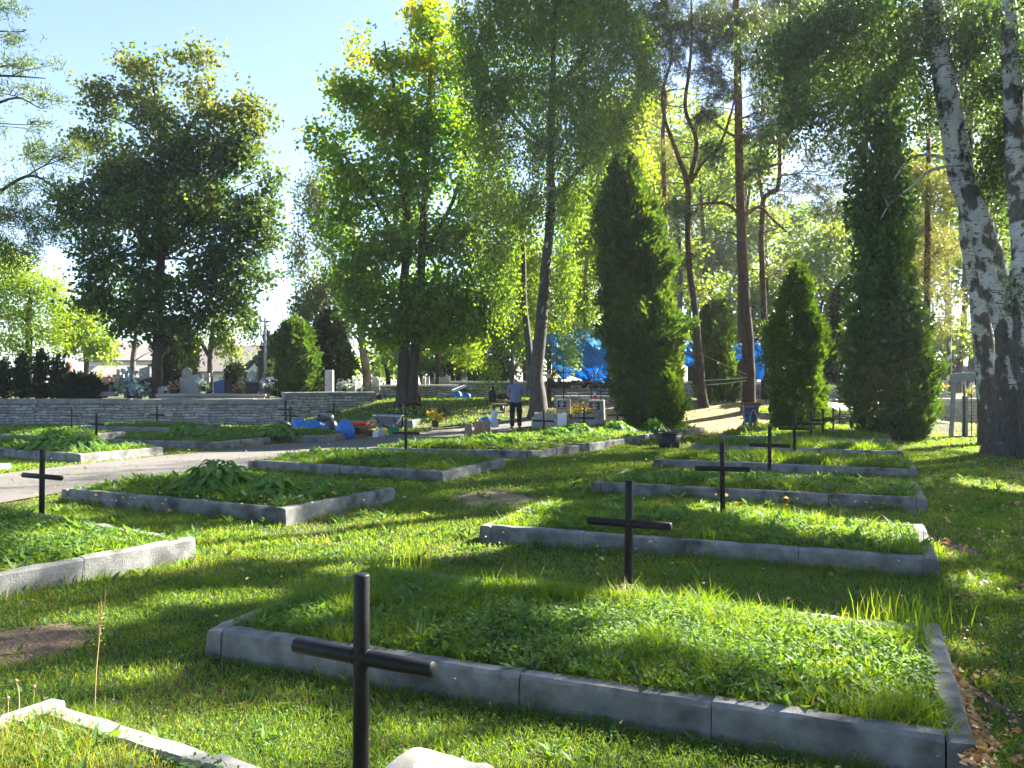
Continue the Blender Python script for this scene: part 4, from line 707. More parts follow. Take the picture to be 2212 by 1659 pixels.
tree('pine_tree', 'brownish shaded pine foliage behind the white birches', 31, [[(2000, 870, 8), (2002, 600, 7), (2005, 300, 5)]], [(2010, 430, 60, 60), (2040, 540, 56, 60), (1990, 600, 40, 50), (2030, 640, 50, 40), (2080, 400, 40, 60), (1980, 380, 40, 50), (2010, 700, 44, 34), (2070, 690, 30, 40), (1980, 740, 30, 30)], dict(NEE2, dens=74), 'pineo', 'pinebark')
tree('birch_tree', 'thin distant birch stem in front of the beige building on the right', 33, [[(2052, 850, 4.5), (2050, 720, 4.5), (2048, 600, 4), (2046, 480, 3)]], [(2040, 500, 30, 40)], dict(WEEP, dens=30), 'birch', 'birch_far')
# the two old white birches at the right edge; unseen high foliage is added to their crowns to shade the graves
WB = dict(WEEP, size=.082, dens=84, strand=.9, per=13)
HIGH = dict(WEEP, size=.16, dens=40, strand=.8, per=8)
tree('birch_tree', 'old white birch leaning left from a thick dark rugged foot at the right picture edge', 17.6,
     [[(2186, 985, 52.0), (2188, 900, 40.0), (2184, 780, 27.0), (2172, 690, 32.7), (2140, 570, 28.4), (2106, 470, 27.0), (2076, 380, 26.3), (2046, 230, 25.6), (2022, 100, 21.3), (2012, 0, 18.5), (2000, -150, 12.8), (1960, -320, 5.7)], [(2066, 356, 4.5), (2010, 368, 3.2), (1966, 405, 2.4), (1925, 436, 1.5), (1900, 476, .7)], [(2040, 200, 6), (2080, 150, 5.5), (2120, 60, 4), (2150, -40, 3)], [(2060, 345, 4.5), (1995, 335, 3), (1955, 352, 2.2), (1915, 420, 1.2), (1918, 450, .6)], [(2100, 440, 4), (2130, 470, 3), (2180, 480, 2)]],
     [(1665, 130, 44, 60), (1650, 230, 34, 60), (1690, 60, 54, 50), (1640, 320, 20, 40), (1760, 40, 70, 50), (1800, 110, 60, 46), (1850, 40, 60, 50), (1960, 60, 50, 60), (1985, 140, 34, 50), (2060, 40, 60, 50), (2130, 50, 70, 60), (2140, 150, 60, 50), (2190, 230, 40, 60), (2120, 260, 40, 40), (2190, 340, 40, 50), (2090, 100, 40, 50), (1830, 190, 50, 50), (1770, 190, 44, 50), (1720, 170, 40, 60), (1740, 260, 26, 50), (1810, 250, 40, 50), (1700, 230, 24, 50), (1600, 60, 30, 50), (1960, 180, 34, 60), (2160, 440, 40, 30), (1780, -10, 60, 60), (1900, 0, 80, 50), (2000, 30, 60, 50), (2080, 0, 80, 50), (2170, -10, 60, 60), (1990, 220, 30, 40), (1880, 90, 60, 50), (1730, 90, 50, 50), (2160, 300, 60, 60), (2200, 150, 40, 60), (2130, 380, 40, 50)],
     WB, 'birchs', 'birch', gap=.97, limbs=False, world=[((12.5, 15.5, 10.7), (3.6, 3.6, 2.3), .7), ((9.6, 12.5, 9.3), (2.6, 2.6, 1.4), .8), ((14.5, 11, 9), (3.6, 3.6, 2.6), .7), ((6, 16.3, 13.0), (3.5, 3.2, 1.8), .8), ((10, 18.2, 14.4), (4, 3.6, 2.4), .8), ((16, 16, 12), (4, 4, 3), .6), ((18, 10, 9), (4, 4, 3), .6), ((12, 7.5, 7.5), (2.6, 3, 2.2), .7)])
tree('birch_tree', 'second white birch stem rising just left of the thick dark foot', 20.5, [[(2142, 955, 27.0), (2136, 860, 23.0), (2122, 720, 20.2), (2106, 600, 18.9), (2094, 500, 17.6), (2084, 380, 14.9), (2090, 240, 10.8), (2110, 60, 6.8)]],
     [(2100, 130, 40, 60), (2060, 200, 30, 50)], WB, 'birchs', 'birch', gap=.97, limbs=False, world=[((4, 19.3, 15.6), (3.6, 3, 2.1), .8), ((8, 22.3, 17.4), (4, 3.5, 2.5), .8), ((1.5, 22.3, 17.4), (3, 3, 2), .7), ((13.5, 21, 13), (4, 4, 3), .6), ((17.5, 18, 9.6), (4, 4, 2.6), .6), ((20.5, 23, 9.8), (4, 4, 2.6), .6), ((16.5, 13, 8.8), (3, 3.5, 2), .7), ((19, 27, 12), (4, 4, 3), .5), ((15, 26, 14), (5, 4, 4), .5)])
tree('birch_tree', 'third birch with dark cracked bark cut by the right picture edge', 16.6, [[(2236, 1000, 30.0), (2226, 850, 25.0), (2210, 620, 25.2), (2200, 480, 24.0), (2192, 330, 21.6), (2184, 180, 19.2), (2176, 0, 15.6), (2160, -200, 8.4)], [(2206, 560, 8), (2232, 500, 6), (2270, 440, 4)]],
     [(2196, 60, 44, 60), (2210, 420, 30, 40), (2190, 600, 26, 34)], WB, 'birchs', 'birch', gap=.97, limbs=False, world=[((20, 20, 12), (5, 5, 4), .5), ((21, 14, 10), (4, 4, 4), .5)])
# the far wood that closes the view, and added foliage out of view
def woodland():
    fo = Foliage(); mb = MB(); spec = dict(kind='broad', per=9, size=.27, aspect=.8, spread=.42)
    spots = [(1060, 700, 120, 110), (1160, 640, 120, 130), (1290, 560, 110, 160), (1420, 520, 110, 170), (1470, 640, 90, 120), (1560, 560, 100, 150), (1640, 640, 90, 110), (1740, 560, 70, 70), (1800, 620, 90, 90), (1900, 560, 110, 150), (1990, 480, 110, 170), (2100, 560, 110, 150), (2200, 520, 100, 200), (2290, 560, 120, 220), (1480, 330, 80, 120), (1560, 330, 60, 90), (1380, 300, 80, 130), (980, 740, 80, 70), (1700, 720, 110, 70), (1850, 730, 110, 70), (2010, 740, 110, 60), (1580, 740, 110, 70), (1200, 740, 120, 80), (880, 770, 80, 40), (2180, 740, 90, 60), (1500, 360, 70, 80), (1560, 420, 60, 70), (1620, 350, 50, 70), (1650, 470, 50, 60), (1720, 480, 50, 40), (1450, 430, 60, 80), (1400, 420, 60, 90), (1840, 480, 60, 60), (2120, 400, 80, 90), (1960, 360, 50, 80), (2200, 400, 70, 100), (2210, 300, 90, 120), (2060, 280, 80, 100), (1790, 520, 40, 40), (1700, 620, 60, 60), (650, 795, 60, 30), (740, 790, 60, 34), (830, 785, 60, 40), (920, 790, 60, 34), (1000, 790, 60, 34), (1090, 780, 60, 44)]
    for i, (u, v, ru, rv) in enumerate(spots):
        d = 46 + (i * 7 % 23); c = P(u, v, d); r = np.array([ru / F * d, 3.5, rv / F * d]); C, O = cluster_points(c, r, int(40 * (r[0] * r[2] + r[2] * 3.5)), 1.9, .56, .45, i)
        C, O = C[C[:, 2] > .8], O[C[:, 2] > .8]; put_leaves(fo, C, O, spec)
        for q in range(2):
            x = c[0] + rng.uniform(-.7, .7) * r[0]; mb.tube(spline([[x, d, .5], [x + rng.normal() * .3, d, c[2] * .6], [x + rng.normal() * .6, d, c[2] + r[2] * .6]], 5), np.linspace(.22, .05, 11), 6, cap=False)
    nf0 = sum(len(a) for a in fo.v) // 4
    spec2 = dict(spec, size=.5, spread=.6)      # unseen foliage added round and behind the camera to block sky light
    for k in range(16):
        az = math.radians(62 + 236 * k / 15 + rng.uniform(-3, 3)); R0 = rng.uniform(12, 26); c = np.array([math.sin(az) * R0 + 2, math.cos(az) * R0 + 2, rng.uniform(5, 17)])
        if c[1] > -1 and abs(c[0]) < .66 * c[1] + 8.5: continue
        if c[0] > 0 and c[1] > 0 and c[2] < 9: continue
        C, O = cluster_points(c, np.array([5, 5, 4.5]), 420, 1.9, .5, .4, k); k_ = (C[:, 2] > 1.6) & ~sun_open(C); C, O = C[k_], O[k_]; put_leaves(fo, C, O, spec2)
        if k % 3 == 0: mb.tube(spline([[c[0], c[1], -.2], [c[0] + .2, c[1], c[2] * .5], [c[0] + .4, c[1], c[2] + 3]], 5), np.linspace(.25, .06, 11), 6, cap=False)
    n = sum(len(a) for a in fo.v) // 4; V = np.vstack(fo.v); tv = np.vstack(mb.v); tq = np.vstack(mb.q) + len(V)
    me = raw_mesh('woodland', np.vstack([V, tv]), [np.arange(len(V)).reshape(-1, 4), tq], [L['wood'], M['bark'], L['yew']], False, np.concatenate([np.zeros(nf0, int), np.full(n - nf0, 2), np.ones(len(tq), int)]))
    ob('woodland', me, kind='stuff', label='sunlit yellow-green wood closing the view behind the pines, with unseen foliage added behind the camera', cat='wood')
woodland()
# ------------------------------------------------------------------ walls, terrace, steps, buildings
def wall(label, p, q, zt_, th=.4, zb=-.2, cop=.10, over=.05, m='wall', cm='coping', name='stone_wall', cat='wall'):
    p = np.array(p, float); q = np.array(q, float); d = q - p; Ln = np.linalg.norm(d); d /= Ln; nn = np.array([-d[1], d[0]]); rz = math.atan2(d[1], d[0])
    c = (p + q) / 2 + nn * th / 2; t = thing(name, label, cat, (c[0], c[1], 0), rz)
    MB().box((0, 0, (zb + zt_ - cop) / 2), (Ln, th, zt_ - cop - zb)).build('masonry', M[m], t)
    mb = MB(); k = max(1, int(Ln / 1.1)); e = np.linspace(-Ln / 2 - over * .5, Ln / 2 + over * .5, k + 1)
    for a, b in zip(e[:-1], e[1:]): mb.box(((a + b) / 2, random.uniform(-.012, .012), zt_ - cop / 2 + .003 + random.uniform(-.008, .008)), (b - a - .008, th + 2 * over, cop))
    mb.build('coping', M[cm], t, bevel=.012); return t
wall('long low rubble stone wall with dark coping below the graves on the left', (-46, 29.8), (-8.25, 29.8), .93, cop=.17, over=.06)
wall('middle stretch of rubble wall, a step higher, between the low wall and the chestnut', (-8.2, 29.75), (-5.2, 31.5), 1.17, cop=.09, cm='coping')
wall('third stretch of rubble wall passing behind the split chestnut trunk', (-5.15, 32.55), (-2.2, 33.5), 1.42, cop=.07, cm='coping_pale')
wall('highest back wall with pale coping running behind the man to the pines', (-2.6, 34.6), (11.2, 35.6), 1.57, cop=.075, cm='coping_pale')
wall('short pale stone pier of the back wall right of the straight pine', (9.55, 32.8), (10.15, 32.85), 1.50, th=.5, cop=.09, cm='coping_pale', name='stone_pier')
wall('stepped whitish wall end between the two right arborvitae, upper part', (12.3, 33.2), (13.25, 33.2), 1.42, cop=.11, cm='coping_pale')
wall('stepped whitish wall end between the two right arborvitae, lower part', (13.3, 33.1), (16.2, 33.6), 1.18, cop=.09, cm='coping_pale')
wall('warm sandstone wall with bright coping behind the grey notice frame', (15.1, 30.0), (17.6, 30.2), .95, cop=.09, m='wall2', cm='coping_pale')
wall('lower warm sandstone wall stretch left of the white birch foot', (17.65, 29.6), (21.0, 30.0), .80, cop=.09, m='wall2', cm='coping_pale')
def terrace():
    V, Q = [], []
    for a, b, z, y1 in [((-115, 30.1), (-8.25, 30.1), .80, 185), ((-8.2, 30.05), (-5.2, 31.8), 1.04, 185), ((-5.15, 32.85), (-2.2, 33.8), 1.28, 185), ((-2.6, 34.9), (11.2, 35.9), 1.35, 185), ((11.2, 33.6), (115, 34.0), .9, 185)]:
        n = len(V); V += [[a[0], a[1], z], [b[0], b[1], z], [b[0], y1, z], [a[0], y1, z], [a[0], a[1], -.3], [b[0], b[1], -.3]]; Q += [[n, n + 1, n + 2, n + 3], [n + 4, n + 5, n + 1, n]]
    ob('cemetery_terrace', raw_mesh('cemetery_terrace', V, np.array(Q), M['lawn']), kind='structure')
terrace()
a_, b_ = GT(1782, 906), GT(1864, 908)
ob('concrete_path', strip('concrete_path', np.array([[11.6, 29.2], [13.0, 28.6], [15.0, 27.9]]), np.array([[11.9, 33.0], [13.4, 33.0], [15.6, 32.2]]), M['pale_path'], .03), kind='structure')
# rough stone steps of the monument
t = thing('stone_steps', 'rough grey stone steps below the blue tarpaulin, left of the tallest arborvitae', 'steps', (0, 0, 0))
for k, (u0, u1, v0, v1, d) in enumerate([(1198, 1345, 855, 872, 30.2), (1225, 1345, 847, 855, 30.8), (1254, 1345, 839.5, 847, 31.4)]):
    mb = MB(); a, b = P(u0, v0, d), P(u1, v1, d); x = a[0]
    while x < b[0] - .1:
        wd = random.uniform(.28, .5); mb.box((x + wd / 2, d + .35, (a[2] + b[2]) / 2 - (.3 if k == 0 else 0)), (wd - .015, .7 + random.uniform(-.03, .03), a[2] - b[2] + (.6 if k == 0 else -.012))); x += wd
    mb.build('course', M['wall'], t, bevel=.02)
def house(label, x, y, z, wd, dp, hw, hr, roof, rz=0, wallm='cream', wins=(), gable_front=False, over=.4):
    t = thing('house', label, 'house', (x, y, z), rz)
    MB().box((0, 0, hw / 2), (wd, dp, hw)).build('wall', M[wallm], t)
    mb = MB(); X, Y = wd / 2 + over, dp / 2 + over
    if gable_front:
        MB().add([[-wd / 2, -dp / 2 + .001, hw], [wd / 2, -dp / 2 + .001, hw], [0, -dp / 2 + .001, hw + hr * wd / 2 / X], [-wd / 2, dp / 2, hw], [wd / 2, dp / 2, hw], [0, dp / 2, hw + hr * wd / 2 / X]], [], [[0, 1, 2], [5, 4, 3]]).build('gable', M[wallm], t)
        V = [[-X, -Y, hw], [0, -Y, hw + hr], [0, Y, hw + hr], [-X, Y, hw], [X, -Y, hw], [X, Y, hw]]; Q = [[0, 1, 2, 3], [1, 4, 5, 2]]
    else:
        V = [[-X, -Y, hw], [X, -Y, hw], [X, 0, hw + hr], [-X, 0, hw + hr], [-X, Y, hw], [X, Y, hw]]; Q = [[0, 1, 2, 3], [3, 2, 5, 4]]; mb.add([[-wd / 2, -dp / 2, hw], [-wd / 2, dp / 2, hw], [-wd / 2, 0, hw + hr * .92], [wd / 2, -dp / 2, hw], [wd / 2, dp / 2, hw], [wd / 2, 0, hw + hr * .92]], [], [[0, 2, 1], [3, 4, 5]])
    mb.add(V, Q); r = mb.build('roof', M[roof], t); s = r.modifiers.new('thick', 'SOLIDIFY'); s.thickness = .18; s.offset = 1
    for wx, wz, ww_, wh in wins:
        f = MB().box((wx, -dp / 2 - .02, wz), (ww_ + .16, .06, wh + .16)).build('window', M['white'], t); MB().box((wx, -dp / 2 - .055, wz), (ww_, .02, wh)).build('pane', M['glass'], f)
    return t
def HP(u, v, d): return P(u, v, d)
c = P(272, 815, 85); house('big cream building with a long pale roof far behind the maple trunk', c[0], 88, .8, 7.6, 8, 2.7, 1.9, 'roof_grey', wins=[(x, 1.9, .5, .8) for x in (-3, -1.6, .2, 1.6, 3)])
c = P(262, 822, 60); house('low white outbuilding with a sloping grey roof behind the pale leaning trunk', c[0], 62, .8, 4.6, 4, .85, .9, 'roof_grey', wallm='wht_render')
c = P(482, 812, 62); house('white house with a broad grey-tan roof behind the small weeping birch', c[0], 66, .8, 5.2, 6, 1.35, 2.1, 'roof_grey', wallm='wht_render', wins=[(-.4, .8, .5, .6), (1.5, .8, .5, .6)])
c = P(560, 812, 60); house('small white gabled porch with dark roof at the end of the tan-roofed house', c[0], 61.5, .8, 1.35, 4, 1.55, .95, 'roof_dark', wallm='wht_render', gable_front=True, wins=[(0, .95, .5, .5)], over=.28)
c = P(590, 790, 95); house('distant red-roofed house left of the utility pole', c[0], 100, .8, 6, 6, 1.6, 2.2, 'roof_red', wallm='cream')
c = P(975, 800, 70); house('pinkish house glimpsed behind the chestnut trunk', c[0], 75, 1.2, 4.5, 6, 3.4, 1.6, 'roof_red', wallm='wht_render', wins=[(-1.2, 2.0, .7, .9), (.6, 2.0, .7, .9)])
c = P(2075, 830, 55); house('long beige building with a dark eave beyond the notice frame', c[0], 58, .2, 8.5, 6, 1.75, .5, 'roof_dark', wallm='cream', over=.5, wins=[(-2.4, 1.0, .7, .7)])
t = thing('utility_pole', 'grey utility pole beside the distant spruce', 'pole', (P(573, 840, 50)[0], 50, .8)); MB().tube([[0, 0, -.2], [0, 0, 4.6]], [.1, .07], 8).build('pole', M['grey_paint'], t, True); MB().box((0, 0, 4.4), (.7, .08, .08)).build('crossarm', M['darkwood'], t)
t = thing('banner', 'small yellow triangular banner on the white gable wall', 'banner', P(561, 806, 59)); MB().add([[-.27, 0, .2], [.27, 0, .2], [0, 0, -.42], [-.27, .02, .2], [.27, .02, .2], [0, .02, -.42]], [[0, 2, 5, 3], [2, 1, 4, 5], [1, 0, 3, 4]], [[0, 1, 2], [5, 4, 3]]).build('cloth', M['yellow'], t)
# ------------------------------------------------------------------ crosses of black pipe
ref = thing('cross', 'x', 'cross')
MB().tube([[0, 0, -1.25], [0, 0, -.006], [0, 0, 0]], [.0285, .0285, .025], 20).build('upright', M['black'], ref, True)
MB().tube([[-.296, 0, -.295], [-.29, 0, -.295], [.29, 0, -.295], [.296, 0, -.295]], [.025, .0285, .0285, .025], 20).build('crossbar', M['black'], ref, True)
mb = MB(); a = np.linspace(0, 2 * math.pi, 13)
for s in (-1, 1): mb.tube(np.stack([0 * a + s * .0285, np.cos(a) * .0275, -.295 + np.sin(a) * .0275], 1), .004, 5, cap=False)
mb.build('weld', M['black'], ref, True)
CR = [(781, 1240, 2.92, 'nearest black pipe cross, largest in the picture, in front of the big grave kerb', 0), (1359, 1038, 5.66, 'black pipe cross with a dark earth clod at its foot, second of the right row', .4), (1560, 955, 9.1, 'black pipe cross third of the right row, standing at the second kerbed bed', -.6), (1663, 920, 12.5, 'black pipe cross fourth of the right row, arms at the level of a pale kerb', .5), (1716, 893, 15.9, 'black pipe cross fifth of the right row, before the low wire frame', -.4),
      (1753, 887.5, 19.0, 'black pipe cross sixth of the right row, among the tight overlapping group', .8), (1778, 883, 21.4, 'black pipe cross seventh of the right row, overlapped by its neighbours', 0), (1800, 881, 23.4, 'black pipe cross eighth of the right row, against the bright concrete path', -.5), (1814.5, 879, 25.2, 'last black pipe cross of the right row, slender against the sunlit ground', .6),
      (91, 971, 9.0, 'black pipe cross beside the gravel path at the left, earth clod at its foot', .8), (877, 903, 16.2, 'black pipe cross before the green tub, behind the shaded middle bed', .4), (1175, 884, 21.0, 'black pipe cross in front of the left concrete planter', -.3), (1262, 880, 23.0, 'black pipe cross before the planter of yellow flowers', .2), (1334, 876, 24.6, 'black pipe cross beside the foot of the tallest arborvitae', .5),
      (208, 892, 21.6, 'black pipe cross behind the left leafy clump, right of its shorter neighbour', .3), (155, 878.5, 26.6, 'black pipe cross with one bright arm end, nearest the wall at the left', 0), (339, 876.5, 27.3, 'black pipe cross before the sun-streaked part of the low wall', .4), (617, 865, 27.6, 'black pipe cross rear of two by the blue sacks, against the wall corner', 0), (627, 877.5, 25.6, 'black pipe cross front of two by the blue sacks', .6), (721, 871, 27.6, 'black pipe cross on the shaded bank behind the dark sacks', 0), (869, 874, 26.6, 'black pipe cross under the split chestnut trunk', -.5), (958, 871, 28.4, 'black pipe cross on the streaked sunlit slope right of the chestnut', .5), (1005, 827, 33.4, 'black pipe cross beside the shiny blue sacks near the back wall', 0)]
for i, (u, v, d, lab, tilt) in enumerate(CR):
    p = P(u, v, d); o = ref if i == 0 else dup(ref); o.location = [float(c) for c in p]; o.rotation_euler = (0, math.radians(tilt + (.4 if i == 0 else 0)), math.radians(-23 + (i * 37 % 7 - 3) * .8))
    o['label'] = lab; o['group'] = 'black pipe crosses at the graves'
# clods of earth
for i, (u, v, d, r, lab) in enumerate([(1352, 1281, 5.5, .105, 'dark earth clod at the foot of the second right-row cross'), (34, 1131, 9.2, .17, 'dry earth clod left of the cross by the gravel path'), (1742, 962, 15.2, .14, 'flat dark clod between the crosses of the right row'), (1572, 1088, 8.9, .07, 'small clod with dry grass at the third right-row cross')]):
    p = P(u, v, d); z = .185 if i == 0 else .12 if i == 2 else ground(p[0], d) if i == 1 else .15
    mb = MB(); mb.lathe([(r * 1.0, -.03), (r * .98, .02), (r * .75, r * .34), (r * .4, r * .5), (0.001, r * .55)], (p[0], d, z), 18, 1.25, .8, r * .3, i + 3); mb.build('earth_clod', M['clod'], None, True, label=lab, cat='clod', group='earth clods')
# ------------------------------------------------------------------ leafy rosette plants
def rosette(label, u, v, d, R, n, h, leaf='hosta', name='leafy_plant', z=.17, ratio=.42):
    """a mound of broad arching leaves"""
    p = P(u, v, d); zz = z + ground(p[0], d); V, Q = [], []; n = int(n * 2.6)
    for i in range(n):
        az = rng.uniform(0, 2 * np.pi); q = rng.random() ** .6; el = 1.35 - 1.2 * q; Ln = min(R, .42) * rng.uniform(.45, .75); w_ = Ln * ratio * rng.uniform(.7, 1.1); t = np.linspace(0, 1, 6); c, s = math.cos(az), math.sin(az)
        r0 = R * .8 * q * rng.uniform(.6, 1.1); z0 = h * (1 - .75 * q ** 1.6) * rng.uniform(.45, 1.0); tw = rng.normal() * .5
        rr = r0 + Ln * t * (.45 + .5 * q); hz = z0 + Ln * (.35 * math.sin(el) + .1) * t - Ln * .62 * t * t
        wd = w_ * np.array([.10, .62, .98, 1.0, .66, .03]) * .5
        for k in range(6):
            for o_, lift in ((-1, .25), (0, 0), (1, .25)): V.append([p[0] + c * rr[k] - s * o_ * wd[k], d + s * rr[k] + c * o_ * wd[k], max(zz + hz[k] + lift * wd[k] + o_ * tw * wd[k] * .5, zz - .06)])
        b = len(V) - 18; Q += [[b + 3 * k + j, b + 3 * k + j + 1, b + 3 * k + 4 + j, b + 3 * k + 3 + j] for k in range(5) for j in range(2)]
    return ob(name, raw_mesh(name, V, np.array(Q), L[leaf], True), None, label=label, cat='plant', group='leafy plants on the graves')
rosette('big arching leafy rosette at the back of the bed by the gravel path', 468, 1036, 10.6, .55, 105, .42, ratio=.36)
rosette('smaller yellowing rosette right of the big one on the same bed', 592, 1046, 10.1, .34, 60, .26, ratio=.36)
rosette('spreading leafy clump on the far left bed beyond the path', 118, 962, 17.2, .62, 105, .42)
rosette('right half of the far left leafy clump', 178, 962, 17.0, .55, 90, .36)
rosette('low yellowish leafy clump on the long bed beyond the path', 405, 944, 20.2, .6, 105, .38)
rosette('lower leafy clump right of the yellowish one', 462, 948, 20.0, .55, 75, .28)
rosette('leafy clump beside the blue sacks', 602, 940, 21.4, .65, 90, .30); rosette('small leafy clump left of the one beside the blue sacks', 552, 943, 21.6, .4, 60, .25)
rosette('dark green leafy clump in front of the paper sacks', 1052, 955, 18.0, .5, 90, .26); rosette('second leafy clump in front of the man', 1105, 957, 17.8, .45, 75, .22)
rosette('pale sunlit seedling clump below the left planter cross', 1205, 945, 20.3, .5, 90, .28, ratio=.55); rosette('yellow-green clump below the planter of yellow flowers', 1245, 937, 21.8, .5, 90, .3, ratio=.55); rosette('leafy clump at the foot of the tallest arborvitae', 1335, 930, 22.6, .5, 90, .3, ratio=.5); rosette('pale leafy sprig beside the leaning low arborvitae', 1412, 925, 23.4, .35, 60, .36, ratio=.5)
# tall grass tuft and dry weeds
def tuft(label, u, v, d, n, h, w_, leaf, heads=False, spread=.08, name='grass_tuft', z=0.0, lean=.5):
    p = P(u, v, d); p[2] = ground(p[0], d) + z; B = np.tile(p, (n, 1)); B[:, :2] += rng.normal(size=(n, 2)) * spread; V, T = blade_mesh(name, B, h * rng.uniform(.5, 1, n), np.full(n, w_), rng.uniform(.05, lean, n), None)
    return ob(name, raw_mesh(name, V, T, L[leaf]), None, label=label, cat='plant')
tuft('upright tuft of long grass with seed stalks behind the big grave', 898, 1232, 6.95, 40, .34, .008, 'grass'); tuft('fine yellow grass tuft right behind the foot of the nearest kerb', 1290, 1165, 8.0, 40, .17, .009, 'grass')
tuft('sunlit grass tuft at the right end of the second bed', 1960, 1195, 7.0, 90, .26, .009, 'grass', spread=.14, z=.12); tuft('grass tuft at the right back corner of the big grave', 1960, 1365, 5.0, 120, .22, .007, 'grass', spread=.16, z=.12)
def weed(label, u, vb, d, h, lean, branches=6, head=.0, headm='dry'):
    p = P(u, vb, d); p[2] = ground(p[0], d) + .0; t = thing('dry_weed', label, 'weed', p); pts = spline([[0, 0, 0], [lean * .25, 0, h * .4], [lean * .6, .01, h * .75], [lean, 0, h]], 5); mb = MB(); mb.tube(pts, np.linspace(.0028, .0012, len(pts)), 5)
    for i in range(branches):
        a = pts[int(len(pts) * (.62 + .3 * i / max(1, branches)))]; e = a + np.array([rng.uniform(-.026, .026), rng.uniform(-.02, .02), rng.uniform(.08, .15)]); mb.tube([a, (a + e) / 2 + np.array([.6 * (e[0] - a[0]) * .5, 0, -.01]), e], [.0014, .0012, .001], 4)
    mb.build('stem', M['rope'], t)
    fo = Foliage(); n = 60 if branches else 0
    if n:
        q = pts[(len(pts) * rng.uniform(.55, .99, n)).astype(int)] + rng.normal(size=(n, 3)) * np.array([.010, .010, .02]); fo.add(leaf_quads(q, nrm(rng.normal(size=(n, 3)) + np.array([0, 0, 1.])), nrm(rng.normal(size=(n, 3))), np.full(n, .014), np.full(n, .005))); ob('seed_head', fo.mesh('seed_head', L['dry']), t)
    if head: MB().lathe([(.001, -head), (head * .8, -head * .5), (head, 0), (head * .8, head * .5), (.001, head)], pts[-1], 10, lump=head * .2).build('seed_head', M['paper'], t, True)
weed('tall yellowed dock stalk standing free at the lower left', 203, 1536, 3.95, .50, .035)
weed('dandelion seed head on a thin stalk over the bottom left kerb', 70, 1505, 4.0, .10, .0, 0, .013); weed('brown seed head stalk left of the dandelion head', 42, 1530, 3.75, .22, -.02, 0, .010); weed('short seed stalk at the far left edge of the bottom bed', 10, 1560, 3.6, .2, .01, 0, .008); weed('pale seed stalk over the leafy rosette bed', 345, 1052, 11.0, .30, .02, 5)
# ------------------------------------------------------------------ headstones and flowers on the terrace
def stone(label, u0, u1, v0, v1, d, m, shape='flat', th=.12, base=True, name='headstone', z0=None):
    a, b = P(u0, v0, d), P(u1, v1, d); w_ = b[0] - a[0]; h = a[2] - b[2]; t = thing(name, label, 'gravestone', ((a[0] + b[0]) / 2, d, b[2]), 0, 'gravestones beyond the wall')
    n = 14; xs_ = np.linspace(-w_ / 2, w_ / 2, n); f = dict(flat=lambda s: 0 * s, arch=lambda s: -.35 * h * s ** 2, wave=lambda s: .10 * h * np.sin(s * 2.6), slant=lambda s: .10 * h * s)[shape]; top = h * .93 + f(xs_ / (w_ / 2))
    V = []
    for y in (-th / 2, th / 2):
        for x, zt2 in zip(xs_, top): V += [[x, y, .0], [x, y, zt2]]
    Q = []; N = 2 * n
    for i in range(n - 1): k = 2 * i; Q += [[k, k + 2, k + 3, k + 1], [N + k, N + k + 1, N + k + 3, N + k + 2], [k + 1, k + 3, N + k + 3, N + k + 1]]
    Q += [[0, 1, N + 1, N], [N - 2, 2 * N - 2, 2 * N - 1, N - 1]]; MB().add(V, Q).build('slab', M[m], t, bevel=.012)
    if base: MB().box((0, 0, -.09), (w_ * 1.15, th * 2.6, .18)).build('plinth', M['granite'], t, bevel=.01)
    return t
stone('wide grey headstone with a wavy top right of the maple trunk', 389, 432, 810, 849, 31.6, 'granite', 'wave'); stone('blue polished headstone beside a black one', 462, 486, 820, 849, 31.6, 'bluestone', 'slant'); stone('black headstone adjoining the blue one', 486.5, 501, 819, 849, 31.7, 'blackstone', 'slant'); stone('square black headstone left of the grey pillar stone', 531, 557, 824, 852, 31.5, 'blackstone'); stone('grey narrow headstone with white flowers at its side', 560, 576, 813, 852, 31.8, 'granite', 'arch')
stone('small grey slanted stone right beside the maple trunk', 342, 366, 833, 850, 31.4, 'granite', 'arch'); stone('black low arch headstone under the maple crown', 222, 250, 827, 846, 31.5, 'blackstone', 'arch'); stone('long black tomb wall left of the maple trunk', 288, 334, 817, 846, 32.6, 'blackstone', 'wave'); stone('pale headstone in front of the low white outbuilding', 196, 216, 808, 836, 33, 'palestone', 'arch'); stone('pale square headstone left of the white stone cross', 224, 240, 812, 836, 33, 'palestone')
for i, (u, v, w_, h_, m_, sh, lab) in enumerate([(178, 838, 18, 22, 'granite', 'arch', 'grey arched headstone just right of the spreading bush'), (268, 824, 14, 22, 'granite', 'flat', 'narrow grey headstone right of the white stone cross'), (312, 812, 20, 20, 'palestone', 'slant', 'pale slanted headstone above the long black tomb wall'), (205, 842, 22, 12, 'blackstone', 'flat', 'low black slab below the pale headstone'), (404, 806, 20, 14, 'palestone', 'arch', 'pale stone top behind the wide wavy headstone'), (447, 826, 12, 22, 'palestone', 'flat', 'thin pale stone between wavy and blue headstones'), (545, 812, 16, 14, 'palestone', 'arch', 'pale arched stone behind the square black headstone'), (590, 838, 14, 20, 'blackstone', 'arch', 'dark arched headstone at the foot of the broad arborvitae'), (736, 834, 14, 18, 'palestone', 'flat', 'small pale headstone left of the pale birch foot'), (758, 842, 20, 10, 'granite', 'flat', 'low grey tomb on the middle wall'), (812, 826, 16, 14, 'palestone', 'arch', 'small pale headstone right of the pale birch foot'), (2036, 846, 22, 26, 'granite', 'flat', 'grey headstone behind the sandstone wall'), (2100, 848, 18, 24, 'palestone', 'arch', 'pale arched headstone behind the lower sandstone wall')]):
    stone(lab, u - w_ / 2, u + w_ / 2, v - h_, v + 8, 33 + .3 * (i % 3) if u < 2000 else 31.5, m_, sh)
